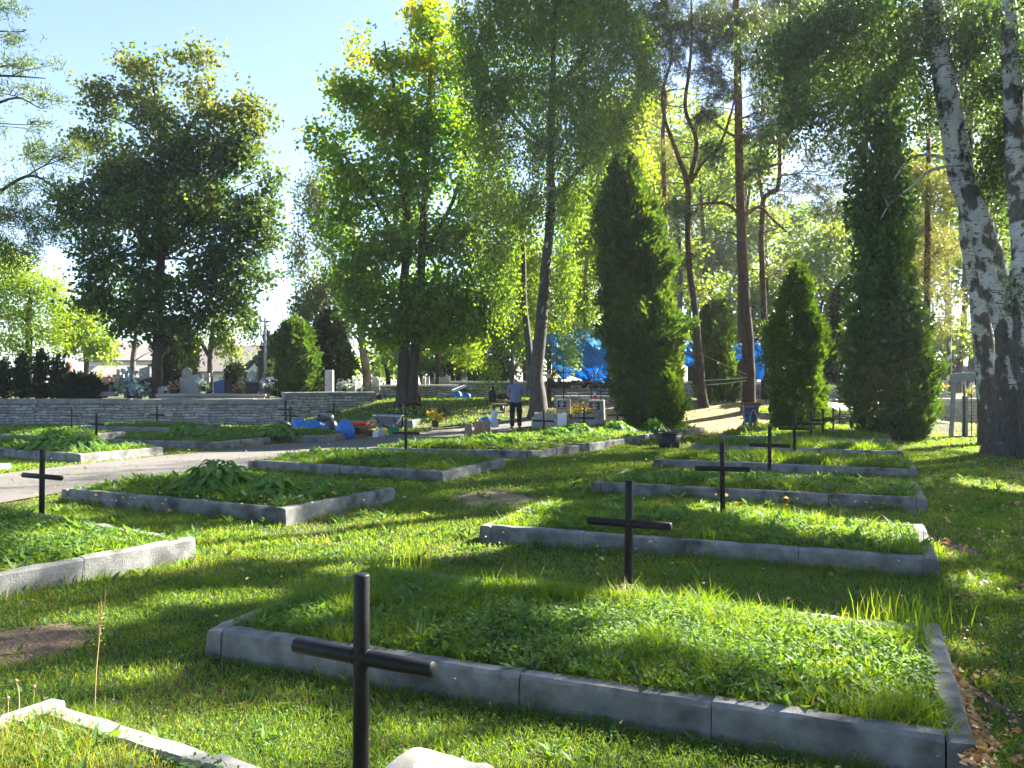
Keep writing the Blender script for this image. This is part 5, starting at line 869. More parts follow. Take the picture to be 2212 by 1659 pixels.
t = thing('stone_cross', 'white stone cross among the graves left of the maple', 'cross', P(257, 835, 33)); MB().box((0, 0, .32), (.14, .12, .75)).box((0, 0, .42), (.42, .115, .13)).build('shaft', M['palestone'], t, bevel=.01)
stone('tall narrow grey stele on the middle wall', 703, 720, 796, 846, 31.9, 'palestone', 'flat', .25, False, 'stone_stele'); stone('white slanted headstone right of the chestnut trunk', 911, 919, 814, 835, 34.6, 'palestone', 'slant'); stone('second white headstone right of the chestnut trunk', 920, 928, 813, 835, 34.9, 'palestone', 'slant'); stone('low dark tomb beside the white headstones', 948, 972, 812, 836, 35.2, 'granite', 'wave')
t = thing('tomb', 'long grey tomb slab on the wall under the headstones', 'tomb', (0, 0, 0), 0); a, b = P(342, 851, 30.9), P(578, 858, 30.9); MB().box(((a[0] + b[0]) / 2, 31.0, a[2] - .04), (b[0] - a[0], .75, .09)).build('slab', M['granite'], t, bevel=.01); MB().box(((a[0] + b[0]) / 2, 31.0, (a[2] - .1 + .8) / 2), (b[0] - a[0] - .1, .68, a[2] - .1 - .8)).build('plinth', M['coping'], t)
def flowers(label, u, v, d, r, n, kind, leaf=True, name='flower_bouquet'):
    p = P(u, v, d); t = thing(name, label, 'flowers', p, 0, 'flowers on the graves'); fo = Foliage(); C = rng.normal(size=(n, 3)) * r * np.array([.55, .4, .5]) + np.array([0, 0, r * .3]); k = 5
    c = np.repeat(C, k, 0); fo.add(leaf_quads(c + rng.normal(size=c.shape) * r * .1, nrm(rng.normal(size=c.shape)), nrm(rng.normal(size=c.shape) + np.array([0, -1, .6])), np.full(len(c), r * .36), np.full(len(c), r * .3))); ob('blossom', fo.mesh('blossom', L['fl_' + kind]), t)
    if leaf:
        f2 = Foliage(); c = rng.normal(size=(n * 2, 3)) * r * np.array([.6, .45, .4]) + np.array([0, .03, 0]); f2.add(leaf_quads(c, nrm(rng.normal(size=c.shape)), nrm(rng.normal(size=c.shape)), np.full(len(c), r * .5), np.full(len(c), r * .2))); ob('foliage', f2.mesh('foliage', L['chest']), t)
    MB().lathe([(r * .35, -r * 1.0), (r * .42, -r * .4), (r * .4, -r * .2)], (0, 0, 0), 10).build('pot', M['darkwood'], t, True)
for q in [('white bouquet right of the wide grey headstone', 439, 832, 31.3, .24, 26, 'white'), ('white bouquet standing by the grey narrow headstone', 590 - 12, 832, 31.3, .30, 24, 'white'), ('pink bouquet between maple trunk and wide grey headstone', 376, 838, 31.2, .2, 20, 'pink'), ('big pale blue flower heap left of the maple trunk', 283, 838, 31.3, .42, 60, 'blue'), ('second blue flower heap at the foot of the maple', 300, 848, 31.0, .30, 40, 'blue'), ('pink and white flowers left of the blue heap', 245, 826, 31.8, .22, 20, 'pink'), ('yellow bouquet on the pale headstone', 213, 812, 32.8, .18, 16, 'yellow'), ('white flowers by the small slanted stone', 357, 842, 31.0, .14, 14, 'white'), ('pink flowers between the black headstones', 514, 838, 31.3, .18, 16, 'pink'), ('white flowers beside the yew bush', 520, 826, 31.8, .14, 12, 'white'),
          ('white flowers left of the birch foot on the middle wall', 745, 836, 33, .26, 30, 'white'), ('blue-white flowers on the middle wall behind the stele', 762, 834, 33.3, .2, 20, 'blue'), ('white candle and flowers by the pale trunk', 776, 838, 33, .16, 12, 'white'), ('bright yellow flowers beyond the notice frame', 2022, 838, 29, .30, 30, 'yellow'), ('pale flowers behind the sandstone wall', 2095, 848, 30.6, .2, 16, 'yellow'), ('yellow bush flowers behind the timber post', 1208, 815, 33, .2, 16, 'yellow'), ('red lantern flowers by the post', 1160, 842, 30, .18, 14, 'red'), ('low pale flowers in the kerbed bed under the chestnut slope', 940, 905, 26.2, .25, 30, 'yellow')]: flowers(*q)
t = thing('grave_lantern', 'rust-brown grave lantern before the pink flowers', 'lantern', P(240, 845, 31.2)); MB().lathe([(.09, 0), (.09, .05), (.075, .06), (.075, .26)], (0, 0, 0), 14).build('glass', M['rust'], t, True); MB().lathe([(.095, .26), (.08, .31), (.02, .36)], (0, 0, 0), 14).build('lid', M['darkwood'], t, True)
t = thing('statue', 'small terracotta figure at the end of the arborvitae hedge', 'statue', P(149, 826, 32)); MB().lathe([(.3, -.3), (.24, 0), (.27, .25), (.2, .42), (.09, .5), (.15, .6), (.14, .72), (.05, .8)], (0, 0, 0), 14, lump=.04).build('figure', M['brick'], t, True)
# ------------------------------------------------------------------ blue tarpaulin, post, ropes
def interp_uv(l, u): l = np.array(l, float); return np.interp(u, l[:, 0], l[:, 1])
TT = [(1143, 738), (1172, 727), (1219, 707), (1260, 711), (1330, 712), (1400, 704), (1450, 700), (1487, 733), (1520, 757), (1545, 760), (1578, 745), (1603, 742), (1646, 741)]
TB = [(1143, 743), (1168, 768), (1197, 792), (1209, 812), (1216, 822), (1230, 811), (1252, 819), (1272, 826), (1308, 838), (1400, 830), (1451, 772), (1470, 786), (1488, 793), (1520, 778), (1545, 776), (1578, 787), (1603, 774), (1646, 768)]
us = np.linspace(1143, 1646, 170); nv = 26; V = []
for u in us:
    a, b = interp_uv(TT, u), interp_uv(TB, u)
    for k in range(nv):
        s = k / (nv - 1); v = a + (b - a) * s; p = Vector((u * .03, v * .03, 0)); d = 33.4 - .9 * math.sin(math.pi * min(1, s * 1.1)) * (1 if u < 1480 else .3) - 1.0 * s * (1 if u < 1460 else .2)
        d += .22 * mnoise.noise(p * 1.1) + .20 * mnoise.noise(Vector((u * .11 - v * .10, v * .02, 3))) + .14 * abs(mnoise.noise(Vector((u * .2 + v * .25, v * .05, 7)))) + .10 * (1 if abs(v - (768 - (u - 1172) * .08)) < 4 and u < 1240 else 0)
        V.append(P(u, v, d))
i = np.arange(len(us) - 1)[:, None] * nv; j = np.arange(nv - 1)[None]
t = ob('tarpaulin', raw_mesh('tarpaulin', V, np.stack([i + j, i + nv + j, i + nv + j + 1, i + j + 1], -1).reshape(-1, 4), M['tarp'], True), label='huge bright blue tarpaulin draped as a roof behind the arborvitae and pines', cat='tarpaulin')
s = t.modifiers.new('thick', 'SOLIDIFY'); s.thickness = .006
a = P(1640, 741, 32.0); b = P(1641, 820, 32.0); prof = []
mb = MB(); mb.lathe([(.06, 0), (.10, .10), (.16, .16), (.20, .6), (.15, 1.1), (.10, 1.32), (.02, 1.42)], (b[0], 32.0, b[2]), 40, lump=.06, seed=4, sx=.95, sy=.6, pleat=.13); mb.build('tarpaulin_bundle', M['tarp'], None, True, label='narrow blue tarpaulin bundle hanging by the crooked pine', cat='tarpaulin')
def rope(label, pts, r=.008, m='rope', name='rope', sag=.05):
    q = np.array([P(*p) for p in pts]); t = np.linspace(0, 1, 12)[:, None]; c = spline(q, 6) if len(q) > 2 else q[0] + (q[-1] - q[0]) * t - np.array([0, 0, sag]) * np.sin(np.pi * t)
    MB().tube(c, r, 5).build(name, M[m], None, label=label, cat='rope')
rope('orange cord from the tarpaulin to the straight pine trunk', [(1500, 757, 30), (1612, 808, 28.8)], sag=.02, r=.011); rope('red cord tied at the wrapped blue bundle', [(1644, 739, 31.9), (1688, 736, 26)], m='red', sag=.01); rope('two pale guy lines left of the straight pine, upper one', [(1508, 822, 30), (1614, 815, 28.9)], m='white_bag', sag=.02); rope('pale guy line just below the other one at the pine', [(1516, 832, 30), (1612, 822, 28.9)], m='white_bag', sag=.02); rope('cord from the slender birch to the big weeping birch', [(1112, 797, 29), (1152, 806, 28.2)], sag=.02)
rope('pale guy wire slanting across the wide dark arborvitae', [(1905, 905, 19.4), (2010, 845, 20.0)], m='steel', r=.003, sag=.01)
p = P(1186, 850, 31.5); t = thing('timber_post', 'dark timber post with a pale box under the blue tarpaulin', 'post', (p[0], p[1], .5)); MB().box((0, 0, 1.1), (.17, .15, 2.8)).build('post', M['darkwood'], t, bevel=.01); q = P(1184.5, 812, 31.3) - np.array([p[0], p[1], .5]); MB().box((q[0], -.16, q[2]), (.20, .12, .16)).build('junction_box', M['palestone'], t, bevel=.01); MB().tube([[.0, -.12, 1.5], [-.07, -.14, 1.35], [-.11, -.14, .7]], .018, 6).build('drain_pipe', M['wood'], t, True)
MB().box((q[0] - .05, -.14, -.1), (.2, .1, .55)).build('panel', M['grey_paint'], t)
# ------------------------------------------------------------------ the two memorial tombs with their iron crosses
def tomb(label, us, vs, d, m='concrete2'):
    x0, x1 = P(us[0], 0, d)[0], P(us[1], 0, d)[0]; X0, X1 = P(us[2], 0, d)[0], P(us[3], 0, d)[0]; zb = ground(x0, d) - .15; z1 = P(0, vs[1], d)[2]; z2 = P(0, vs[0], d)[2]; t = thing('concrete_tomb', label, 'tomb', (0, 0, 0), 0, 'concrete tombs below the steps')
    MB().box(((X0 + X1) / 2, d + .55, (zb + z1) / 2), (X1 - X0, 1.3, z1 - zb)).build('base_slab', M[m], t, bevel=.015)
    mb = MB(); w_ = x1 - x0; cx = (x0 + x1) / 2; zc = (z1 + z2) / 2; hh_ = z2 - z1 + .004
    for c, s in (((cx, d + .04, zc), (w_, .1, hh_)), ((cx, d + 1.05, zc), (w_, .1, hh_)), ((x0 + .05, d + .545, zc), (.1, .9, hh_)), ((x1 - .05, d + .545, zc), (.1, .9, hh_))): mb.box(c, s)
    mb.build('rim', M[m], t, bevel=.012); MB().box((cx, d + .545, zc - .02), (w_ - .2, .9, hh_ - .03)).build('soil', M['soil'], t)
    return cx, z2
tomb('left concrete tomb with a white buttress block, grass growing in it', (1156, 1226, 1150, 1225), (894, 906), 25.6); p = P(1214, 918, 25.45); MB().box((p[0], 25.42, (ground(p[0], 25) + P(0, 895, 25.5)[2]) / 2 + .0), (.28, .16, P(0, 893, 25.5)[2] - ground(p[0], 25))).build('buttress_block', M['white'], None, bevel=.015, label='whitewashed block standing against the left concrete tomb', cat='block')
tomb('right concrete tomb planted with yellow flowers', (1238, 1292, 1222, 1308), (895, 907), 26.0)
def pedestal(label, u0, u1, v0, v1, d, lines):
    a, b = P(u0, v0, d), P(u1, v1, d); w_ = b[0] - a[0]; h = a[2] - b[2] + .25; t = thing('pedestal', label, 'monument', ((a[0] + b[0]) / 2, d, a[2] - h), math.radians(-12), 'memorial pedestals')
    MB().box((0, 0, h / 2), (w_ * 1.06, .5, h), taper=.93).build('block', M['concrete2'], t, bevel=.012); pl = MB().box((-.02, -.253, h - .19), (w_ * .62, .03, .25), rot=np.array(Matrix.Rotation(math.radians(-2.6), 3, 'X'))).build('plaque', M['blackstone'], t)
    mb = MB()
    for k, (wd, off) in enumerate(lines):
        x = -wd / 2 + off
        while x < wd / 2 + off: ww_ = random.uniform(.012, .03); mb.box((x - .02, -.271, h - .19 + .10 - k * .038), (ww_, .004, .018)); x += ww_ + .009
    mb.build('lettering', M['white'], pl); return t, h, w_
t1, h, w_ = pedestal('left concrete pedestal with a black plaque carrying a tall thin iron cross', 1203, 1232, 862, 893, 27.0, [(.06, 0), (.15, 0), (.18, .02), (.1, 0), (.05, 0), (.24, .02)])
mb = MB(); Hc = 79 / F * 27; mb.tube([[0, 0, h - .05], [0, 0, h + Hc]], .016, 8); mb.tube([[-.30, 0, h + Hc * .73], [.30, 0, h + Hc * .73], [.31, 0, h + Hc * .70]], .014, 8); mb.tube([[-.06, 0, h + Hc * .73], [0, 0, h + Hc * .78], [.06, 0, h + Hc * .73], [0, 0, h + Hc * .68], [-.06, 0, h + Hc * .73]], .012, 6); mb.build('iron_cross', M['black'], t1, True)
t2, h, w_ = pedestal('right concrete pedestal with a black plaque carrying a flower-shaped iron frame', 1270, 1305, 864, 895, 26.9, [(.04, 0), (.17, .01), (.2, 0), (.08, 0), (.17, .02), (.2, 0)])
s = 1 / F * 26.9; mb = MB(); Lz = lambda x, y: [(x - 1120) * .13 * s, 0, h + (745 - y) * .13 * s]
for sg in (-1, 1):
    m = lambda x, y: Lz(1120 + sg * (x - 1120), y)
    mb.tube(spline([m(1200, 750), m(1200, 600), m(1195, 570), m(1160, 460), m(1155, 400)], 5), .017, 7)
    mb.tube(spline([m(1150, 310), m(1158, 260), m(1185, 215), m(1196, 190), m(1180, 178), m(1165, 195), m(1150, 205), m(1120, 208)], 5), .012, 6)
    mb.tube(spline([m(1165, 315), m(1200, 310), m(1240, 290), m(1262, 265), m(1285, 270), m(1280, 300), m(1258, 330), m(1250, 370), m(1262, 400), m(1280, 415), m(1265, 430)], 5), .012, 6); mb.tube(spline([m(1165, 370), m(1200, 372), m(1240, 395), m(1238, 420), m(1205, 420)], 5), .011, 6)
a = np.linspace(0, 2 * math.pi, 17); mb.tube(np.stack([np.cos(a) * 45 * .13 * s, 0 * a, h + 400 * .13 * s + np.sin(a) * 45 * .13 * s], 1), .015, 7, cap=False); mb.build('iron_frame', M['black'], t2, True)
mb = MB(); mb.tube([[0, -.01, h + 400 * .13 * s], [0, .01, h + 400 * .13 * s]], 36 * .13 * s, 16); mb.build('disc', M['steel'], t2)
fo = Foliage(); c = np.array([Lz(1055, 265), Lz(1190, 270), Lz(1050, 420), Lz(1190, 420)]); ax = nrm(c - np.array(Lz(1120, 340))); fo.add(leaf_quads(c, ax, np.tile([0, -1., 0], (4, 1)), np.full(4, .17), np.full(4, .11))); o = ob('petal', fo.mesh('petal', M['palestone']), t2); o.modifiers.new('thick', 'SOLIDIFY').thickness = .008
# pennant and marigolds, flag ribbon
p = P(1285, 862, 26.75); t = thing('pennant', 'small white and red pennant before the flower-shaped frame', 'flag', p); mb = MB(); mb.tube([[0, 0, 0], [0, 0, .24]], .005, 5); mb.build('stick', M['wood'], t)
for m_, z0, z1, w0, w1 in (('flag_red', .0, .12, .09, .11), ('white', .12, .24, .11, .01)): MB().add([[-w0 / 2, -.01, z0], [w0 / 2, -.02, z0], [w1 / 2, -.02, z1], [-w1 / 2, -.01, z1], [-w0 / 2, .005, z0], [w0 / 2, 0, z0], [w1 / 2, 0, z1], [-w1 / 2, .005, z1]], [[0, 1, 2, 3], [7, 6, 5, 4], [0, 4, 5, 1], [1, 5, 6, 2], [3, 2, 6, 7], [0, 3, 7, 4]]).build('cloth', M[m_], t)
p = P(1315 - 60, 842, 26.9); 
flowers('orange-yellow marigolds in the right concrete tomb, left clump', 1245, 890, 26.4, .2, 40, 'yellow', name='marigold'); flowers('yellow flowers in the right concrete tomb, right clump', 1270, 890, 26.4, .16, 30, 'yellow', name='marigold'); tuft('thin pale grass growing in the left concrete tomb', 1196, 894, 26.1, 70, .22, .02, 'dry', spread=.2, z=P(0, 894, 26.1)[2] - ground(P(1196, 0, 26.1)[0], 26.1))
mb = MB()
for u in np.linspace(1185, 1330, 26): c = P(u, random.uniform(826, 838), 31.6 + random.uniform(0, .5)); mb.lathe([(.001, -.1), (.13, -.02), (.11, .1), (.001, .16)], c, 9, lump=.05, seed=int(u))
mb.build('covered_stones', M['darkwood'], None, True, label='dark rubble heap under the tarpaulin behind the iron crosses', cat='rubble', kind='stuff')
# ------------------------------------------------------------------ things lying about
def sackbag(label, u0, u1, v0, v1, d, m, name='plastic_sack', prof=None, seed=0, group=None, tilt=0, cat='sack', sy=.8, rz=0):
    a, b = P(u0, v0, d), P(u1, v1, d); R = (b[0] - a[0]) / 2; H = a[2] - b[2]; prof = prof or [(.55, 0), (.92, .08), (1.0, .35), (.95, .6), (.7, .82), (.3, .93), (.18, .97), (.02, 1.0)]
    o = MB().lathe([(r * R, z * H) for r, z in prof], (0, 0, 0), 26, 1, sy, lump=min(R, H) * .20, seed=seed).build(name, M[m], None, True, label=label, cat=cat, group=group); o.location = [(a[0] + b[0]) / 2, d, b[2] - .02]; o.rotation_euler = (0, tilt, rz); return o
gb = 'stuffed sacks by the path'
sackbag('shiny blue sack in front, standing on the path edge', 726, 766, 904, 949, 22.4, 'blue_bag', seed=1, group=gb, prof=[(.7, 0), (.98, .1), (1, .4), (.85, .7), (.62, .85), (.35, .93), (.22, 1.0), (.02, .97)], tilt=-.05)
sackbag('wide blue sack lying behind the kerb, middle of the heap', 651, 702, 906, 937, 23.4, 'blue_bag', seed=2, group=gb, prof=[(.7, 0), (1, .2), (1, .5), (.85, .8), (.5, .96), (.02, 1)])
sackbag('blue sack leaning at the left end of the heap', 626, 661, 899, 930, 24.2, 'blue_bag', seed=3, group=gb, tilt=.25); sackbag('dark purple-black sack between two blue ones', 699, 731, 904, 941, 23.0, 'dark_bag', seed=4, group=gb)
sackbag('low dark sack behind the blue heap', 682, 722, 892, 912, 25.6, 'dark_bag', seed=5, group=gb, prof=[(.8, 0), (1, .3), (.8, .8), (.02, 1)]); sackbag('small dark sack left of the blue heap', 598, 630, 907, 926, 25.2, 'dark_bag', seed=6, group=gb, prof=[(.8, 0), (1, .3), (.8, .8), (.02, 1)])
sackbag('shiny blue sack by the back wall under a white board', 980, 999, 842, 863, 33.2, 'blue_bag', seed=7, group=gb); sackbag('smaller blue sack right beside the back wall cross', 999, 1018, 849, 863, 33.0, 'blue_bag', seed=8, group=gb, prof=[(.8, 0), (1, .3), (.8, .8), (.02, 1)])
o = MB().box((0, 0, 0), (.55, .30, .09)).build('foam_board', M['white'], None, bevel=.01, label='white foam board lying tilted on the blue sacks by the back wall', cat='board'); o.location = P(991, 839, 33.0); o.rotation_euler = (0, math.radians(-22), .3)
o = sackbag('blue sack top rising out of a paper sack', 1036, 1061, 898, 922, 24.9, 'blue_bag', seed=9, prof=[(.75, 0), (.95, .3), (1, .6), (.85, .85), (.02, 1)])
sackbag('white woven sack tied at the middle, standing by the man', 1056, 1078, 885, 922, 25.3, 'white_bag', name='woven_sack', seed=10, prof=[(.85, 0), (.95, .12), (.72, .38), (.55, .55), (.72, .75), (1.0, .96), (.9, 1.0), (.6, .9)], sy=.5, tilt=.05)
sackbag('white sack hanging beside the big birch foot', 1154, 1174, 850, 868, 28.2, 'white_bag', name='woven_sack', seed=11, prof=[(.1, 0), (.5, .25), (.9, .7), (1.0, .96), (.8, 1)], sy=.5)
sackbag('clear plastic bag beside the white jug', 816, 831, 921, 943, 23.1, 'clear_bag', seed=12, sy=.7)
for i, (u0, u1, v0, v1, d, lab) in enumerate([(1003, 1021, 911, 944, 23.6, 'brown paper sack with a folded top, left of three'), (1023.5, 1042, 903, 942, 24.0, 'brown paper sack with a round carry handle, middle of three'), (1041, 1060, 907, 938, 24.6, 'brown paper sack holding a blue liner, right of three')]):
    a, b = P(u0, v0, d), P(u1, v1, d); w_ = b[0] - a[0]; h = a[2] - b[2]; t = thing('paper_sack', lab, 'paper sack', ((a[0] + b[0]) / 2, d, b[2] - .02), .1 * i - .15, 'brown paper sacks on the path'); mb = MB(); n = 9
    prof = [(1, 0), (1.02, .3), (.98, .6), (1.0, .84 if i != 2 else 1.0)]
    V = []; 
    for r, z in prof:
        for k in range(16):
            th = 2 * math.pi * k / 16; x, y = math.cos(th), math.sin(th); q = max(abs(x), abs(y)); V.append([x / q ** .75 * r * w_ * .47 + random.uniform(-.006, .006), y / q ** .75 * r * w_ * .36 + random.uniform(-.006, .006), z * h])
    Q = [[16 * r + k, 16 * r + (k + 1) % 16, 16 * r + 16 + (k + 1) % 16, 16 * r + 16 + k] for r in range(3) for k in range(16)]; mb.add(V, Q); mb.build('body', M['paper'], t, True)
    if i == 0: MB().box((0, 0, .84 * h + .02), (w_ * .95, w_ * .5, .05), taper=.7).build('folded_top', M['paper'], t)
    if i == 1: a = np.linspace(0, math.pi, 11); MB().tube(np.stack([np.cos(a) * w_ * .36, 0 * a, h * .80 + np.sin(a) * h * .2], 1), .016, 6).build('handle', M['paper'], t, True)
# wheelbarrow
p = P(832, 943, 23.6); t = thing('wheelbarrow', 'grey wheelbarrow with its tray towards the camera, behind the green tub', 'wheelbarrow', (p[0], 24.0, 0))
mb = MB(); top = [[-.41, -.28, .58], [.42, -.28, .56], [.42, .36, .58], [-.41, .36, .60]]; bot = [[-.24, -.16, .33], [.26, -.16, .32], [.26, .2, .33], [-.24, .2, .33]]
mb.add(top + bot, [[0, 4, 5, 1], [1, 5, 6, 2], [2, 6, 7, 3], [3, 7, 4, 0], [4, 7, 6, 5]]); o = mb.build('tray', M['grey_paint'], t); o.modifiers.new('thick', 'SOLIDIFY').thickness = .012
mb = MB(); mb.tube(top + top[:1], .014, 6, cap=False); mb.build('rim', M['steel'], t, True)
for sg in (-1, 1): MB().tube(spline([[sg * .06 + .1, .5, .18], [sg * .2 + .03, .15, .30], [sg * .23 + .03, -.3, .42], [sg * .24 + .04, -.62, .55]], 4), .017, 7).build('handle', M['black_pl'], t, True); MB().tube([[sg * .2 + .03, -.12, .34], [sg * .19 + .03, -.2, .01]], .014, 6).build('leg', M['black_pl'], t, True)
w_ = MB(); a = np.linspace(0, 2 * math.pi, 21); w_.tube(np.stack([0 * a + .1, .5 + np.cos(a) * .14, .17 + np.sin(a) * .14], 1), .035, 8, cap=False); wo = w_.build('wheel', M['black_pl'], t, True); MB().tube([[.04, .5, .17], [.16, .5, .17]], .05, 10).build('rim', M['steel'], wo)
# tubs, jug, planter
def tub(label, u0, u1, v0, v1, d, m, name='tub', rim=True, tap=.78):
    a, b = P(u0, v0, d), P(u1, v1, d); R = (b[0] - a[0]) / 2; H = a[2] - b[2]; t = thing(name, label, 'tub', ((a[0] + b[0]) / 2, d + R * .5, b[2]))
    MB().lathe([(.001, .012), (R * tap, .0), (R * tap * 1.04, .02), (R * .97, H * .96), (R * .93, H * .96), (R * tap * .96, .03), (.001, .03)], (0, 0, 0), 30).build('body', M[m], t, True)
    if rim: MB().lathe([(R * .93, H * .955), (R * 1.0, H * .94), (R * 1.02, H * .97), (R * .99, H), (R * .93, H * .985)], (0, 0, 0), 30).build('rim', M[m], t, True)
    return t
tub('round black plastic mortar tub standing on the sunlit lawn', 1421, 1475, 935, 968, 19.3, 'black_pl', 'mortar_tub')
t = thing('green_tub', 'green rectangular plastic tub before the wheelbarrow', 'tub', (P(850, 0, 23.2)[0], 23.3, 0)); MB().box((0, 0, .12), (.26, .22, .24), taper=1.12).build('body', M['green_pl'], t, bevel=.015); MB().box((0, 0, .247), (.33, .28, .025)).build('rim', M['green_pl'], t, bevel=.006)
p = P(811, 944, 22.9); t = thing('jug', 'white plastic jug with a side handle beside the red generator', 'jug', (p[0], 22.9, 0)); MB().lathe([(.001, 0), (.085, 0), (.09, .02), (.08, .14), (.068, .18), (.072, .2)], (0, 0, 0), 20).build('body', M['white'], t, True); MB().tube(spline([[.075, 0, .17], [.12, 0, .15], [.12, 0, .07], [.082, 0, .04]], 5), .011, 7).build('handle', M['white'], t, True)
p = P(797, 940, 23.4); t = thing('potted_plant', 'dry orange-leaved plant in a brown pot behind the jug', 'plant', (p[0], 23.5, 0)); MB().lathe([(.001, 0), (.09, 0), (.12, .16), (.125, .18), (.11, .17)], (0, 0, 0), 16).build('pot', M['rust'], t, True); mb = MB(); fo = Foliage()
for k in range(7): e = np.array([rng.normal() * .07 + .08, rng.normal() * .05, rng.uniform(.3, .48)]); mb.tube(spline([[0, 0, .15], e * np.array([.4, .4, .7]), e], 4), .005, 4); fo.add(leaf_quads(np.tile(e, (4, 1)) + rng.normal(size=(4, 3)) * .03, nrm(rng.normal(size=(4, 3)) + np.array([0, 0, 1.])), nrm(rng.normal(size=(4, 3))), np.full(4, .11), np.full(4, .045)))
mb.build('stem', M['wood'], t); ob('leaf', fo.mesh('leaf', L['fallen']), t)
# red generator
p = P(775, 943, 23.3); t = thing('generator', 'red petrol generator with a rounded tank between sack and jug', 'generator', (p[0], 23.5, 0)); W_ = .46
mb = MB()
for y in (-.17, .17):
    mb.tube(spline([[-.24, y, .02], [-.25, y, .3], [-.23, y, .40], [.23, y, .40], [.25, y, .3], [.24, y, .02]], 4), .015, 7); mb.tube([[-.24, y, .04], [.24, y, .04]], .015, 6)
mb.build('frame', M['red'], t, True); MB().box((0, 0, .35), (.42, .28, .10)).build('tank', M['red'], t, bevel=.035); MB().box((-.09, 0, .17), (.2, .24, .2)).build('engine', M['black_pl'], t, bevel=.02); MB().tube([[.02, 0, .17], [.2, 0, .17]], .1, 16).build('alternator', M['rust'], t, True); MB().tube([[-.1, -.08, .4], [-.1, -.08, .425]], .035, 12).build('cap', M['black_pl'], t)
for x in (-.18, .18): MB().tube([[x, -.2, .02], [x, .2, .02]], .018, 8).build('foot', M['black_pl'], t)
# brick and block
o = MB().box((0, 0, 0), (.13, .14, .1)).build('brick', M['brick'], None, bevel=.008, label='reddish brick lying next to a pale block on the lawn', cat='brick'); o.location = P(1520, 943, 23.4); o.rotation_euler = (0, 0, .3)
o = MB().box((0, 0, 0), (.29, .2, .1)).build('concrete_block', M['palestone'], None, bevel=.012, label='pale broken block lying against a reddish brick', cat='block'); o.location = P(1535, 943, 23.5); o.rotation_euler = (0, .05, -.2)
# cement mixer
p = P(1624, 934, 24.6); t = thing('mixing_machine', 'worn blue mortar mixing machine with a reddish board on top, at the sunlit slope', 'machine', (p[0], 24.8, ground(p[0], 24.8)), -.15)
MB().box((.02, 0, .60), (.34, .40, .50), taper=1.28).build('hopper', M['blue_paint'], t, bevel=.02); MB().box((.04, 0, .90), (.50, .46, .085)).build('lid_board', M['rust'], t, bevel=.006); MB().box((.02, 0, .846), (.46, .54, .02)).build('rim', M['steel'], t)
for sx in (-1, 1):
    for sy in (-1, 1): MB().tube([[sx * .15, sy * .17, .4], [sx * .2, sy * .22, .0]], .024, 8).build('leg', M['grey_paint'], t, True)
MB().tube([[-.02, -.29, .26], [-.02, -.29, .56]], .055, 14).tube([[-.02, -.29, .02], [-.02, -.29, .27]], .03, 10).tube([[-.02, -.29, .56], [-.02, -.29, .60]], .035, 10).build('pump', M['teal'], t, True)
MB().box((-.21, -.26, .62), (.05, .05, .26)).box((-.21, -.24, .47), (.22, .1, .03)).tube([[-.24, -.3, .55], [-.24, -.3, .75]], .03, 8).tube([[-.2, -.3, .8], [.1, -.28, .82]], .012, 6).build('motor', M['steel'], t)
MB().tube(spline([[-.02, -.29, .58], [.06, -.32, .74], [.16, -.33, .55], [.14, -.35, .25], [.2, -.5, .02], [-.5, -.7, .015], [-1.1, -.7, .015]], 6), .017, 7).build('hose', M['rope'], t, True); MB().box((0, -.3, .03), (.6, .3, .03)).build('base_board', M['wood'], t)
p = P(1696, 928, 22.6); t = thing('wire_frame', 'low wire crate frame with a pale hose arched over it, below the bright arborvitae', 'frame', (p[0], 22.6, ground(p[0], 22.6))); mb = MB()
for x in (-.2, -.02, .2):
    for y in (-.1, .1): mb.tube([[x, y, 0], [x, y, .22]], .009, 6)
for y in (-.1, .1): mb.tube([[-.2, y, .2], [.2, y, .2]], .009, 6)
mb.build('frame', M['rust'], t); MB().tube(spline([[-.42, -.1, .01], [-.32, -.1, .12], [-.2, -.05, .22], [0, 0, .24], [.2, 0, .21], [.4, .05, .08], [.6, .1, .02]], 5), .016, 7).build('hose', M['white_bag'], t, True); MB().box((.05, 0, .1), (.12, .12, .18)).build('can', M['grey_paint'], t, bevel=.01)
# coat on a post, railed tomb, bench, dark bucket
p = P(1064, 863, 31.0); t = thing('hanging_coat', 'dark coat hung on a stake left of the man', 'coat', (p[0], 31.0, ground(p[0], 31))); MB().tube([[0, .05, -.05], [0, .05, .66]], .02, 6).build('stake', M['darkwood'], t); MB().lathe([(.13, .06), (.14, .2), (.11, .4), (.10, .5), (.04, .58), (.02, .62)], (0, 0, 0), 16, 1, .5, lump=.025, seed=3).build('coat', M['trousers'], t, True)
p = P(1084, 860, 32.6); t = thing('railed_tomb', 'low dark tomb with a black iron railing behind the man', 'tomb', (p[0], 32.6, ground(p[0], 32.6))); MB().box((0, .3, .12), (1.0, .9, .24)).build('slab', M['blackstone'], t, bevel=.01); mb = MB()
for x in np.linspace(-.5, .5, 7): mb.tube([[x, -.2, 0], [x, -.2, .45]], .012, 5)
mb.tube([[-.55, -.2, .44], [.55, -.2, .44]], .014, 6).tube([[-.55, -.2, .15], [.55, -.2, .15]], .012, 6); mb.build('railing', M['black'], t)
p = P(1078, 872, 29.2); t = thing('bench', 'plank bench on dark supports left of the man', 'bench', (p[0], 29.2, ground(p[0], 29.2))); MB().box((0, 0, .30), (.55, .2, .035)).build('plank', M['wood'], t)
for x in (-.18, .18): MB().box((x, 0, .14), (.06, .16, .28)).build('support', M['darkwood'], t)
tub('small black bucket under the plank bench', 1079, 1089, 876, 888, 28.3, 'black_pl', 'bucket')
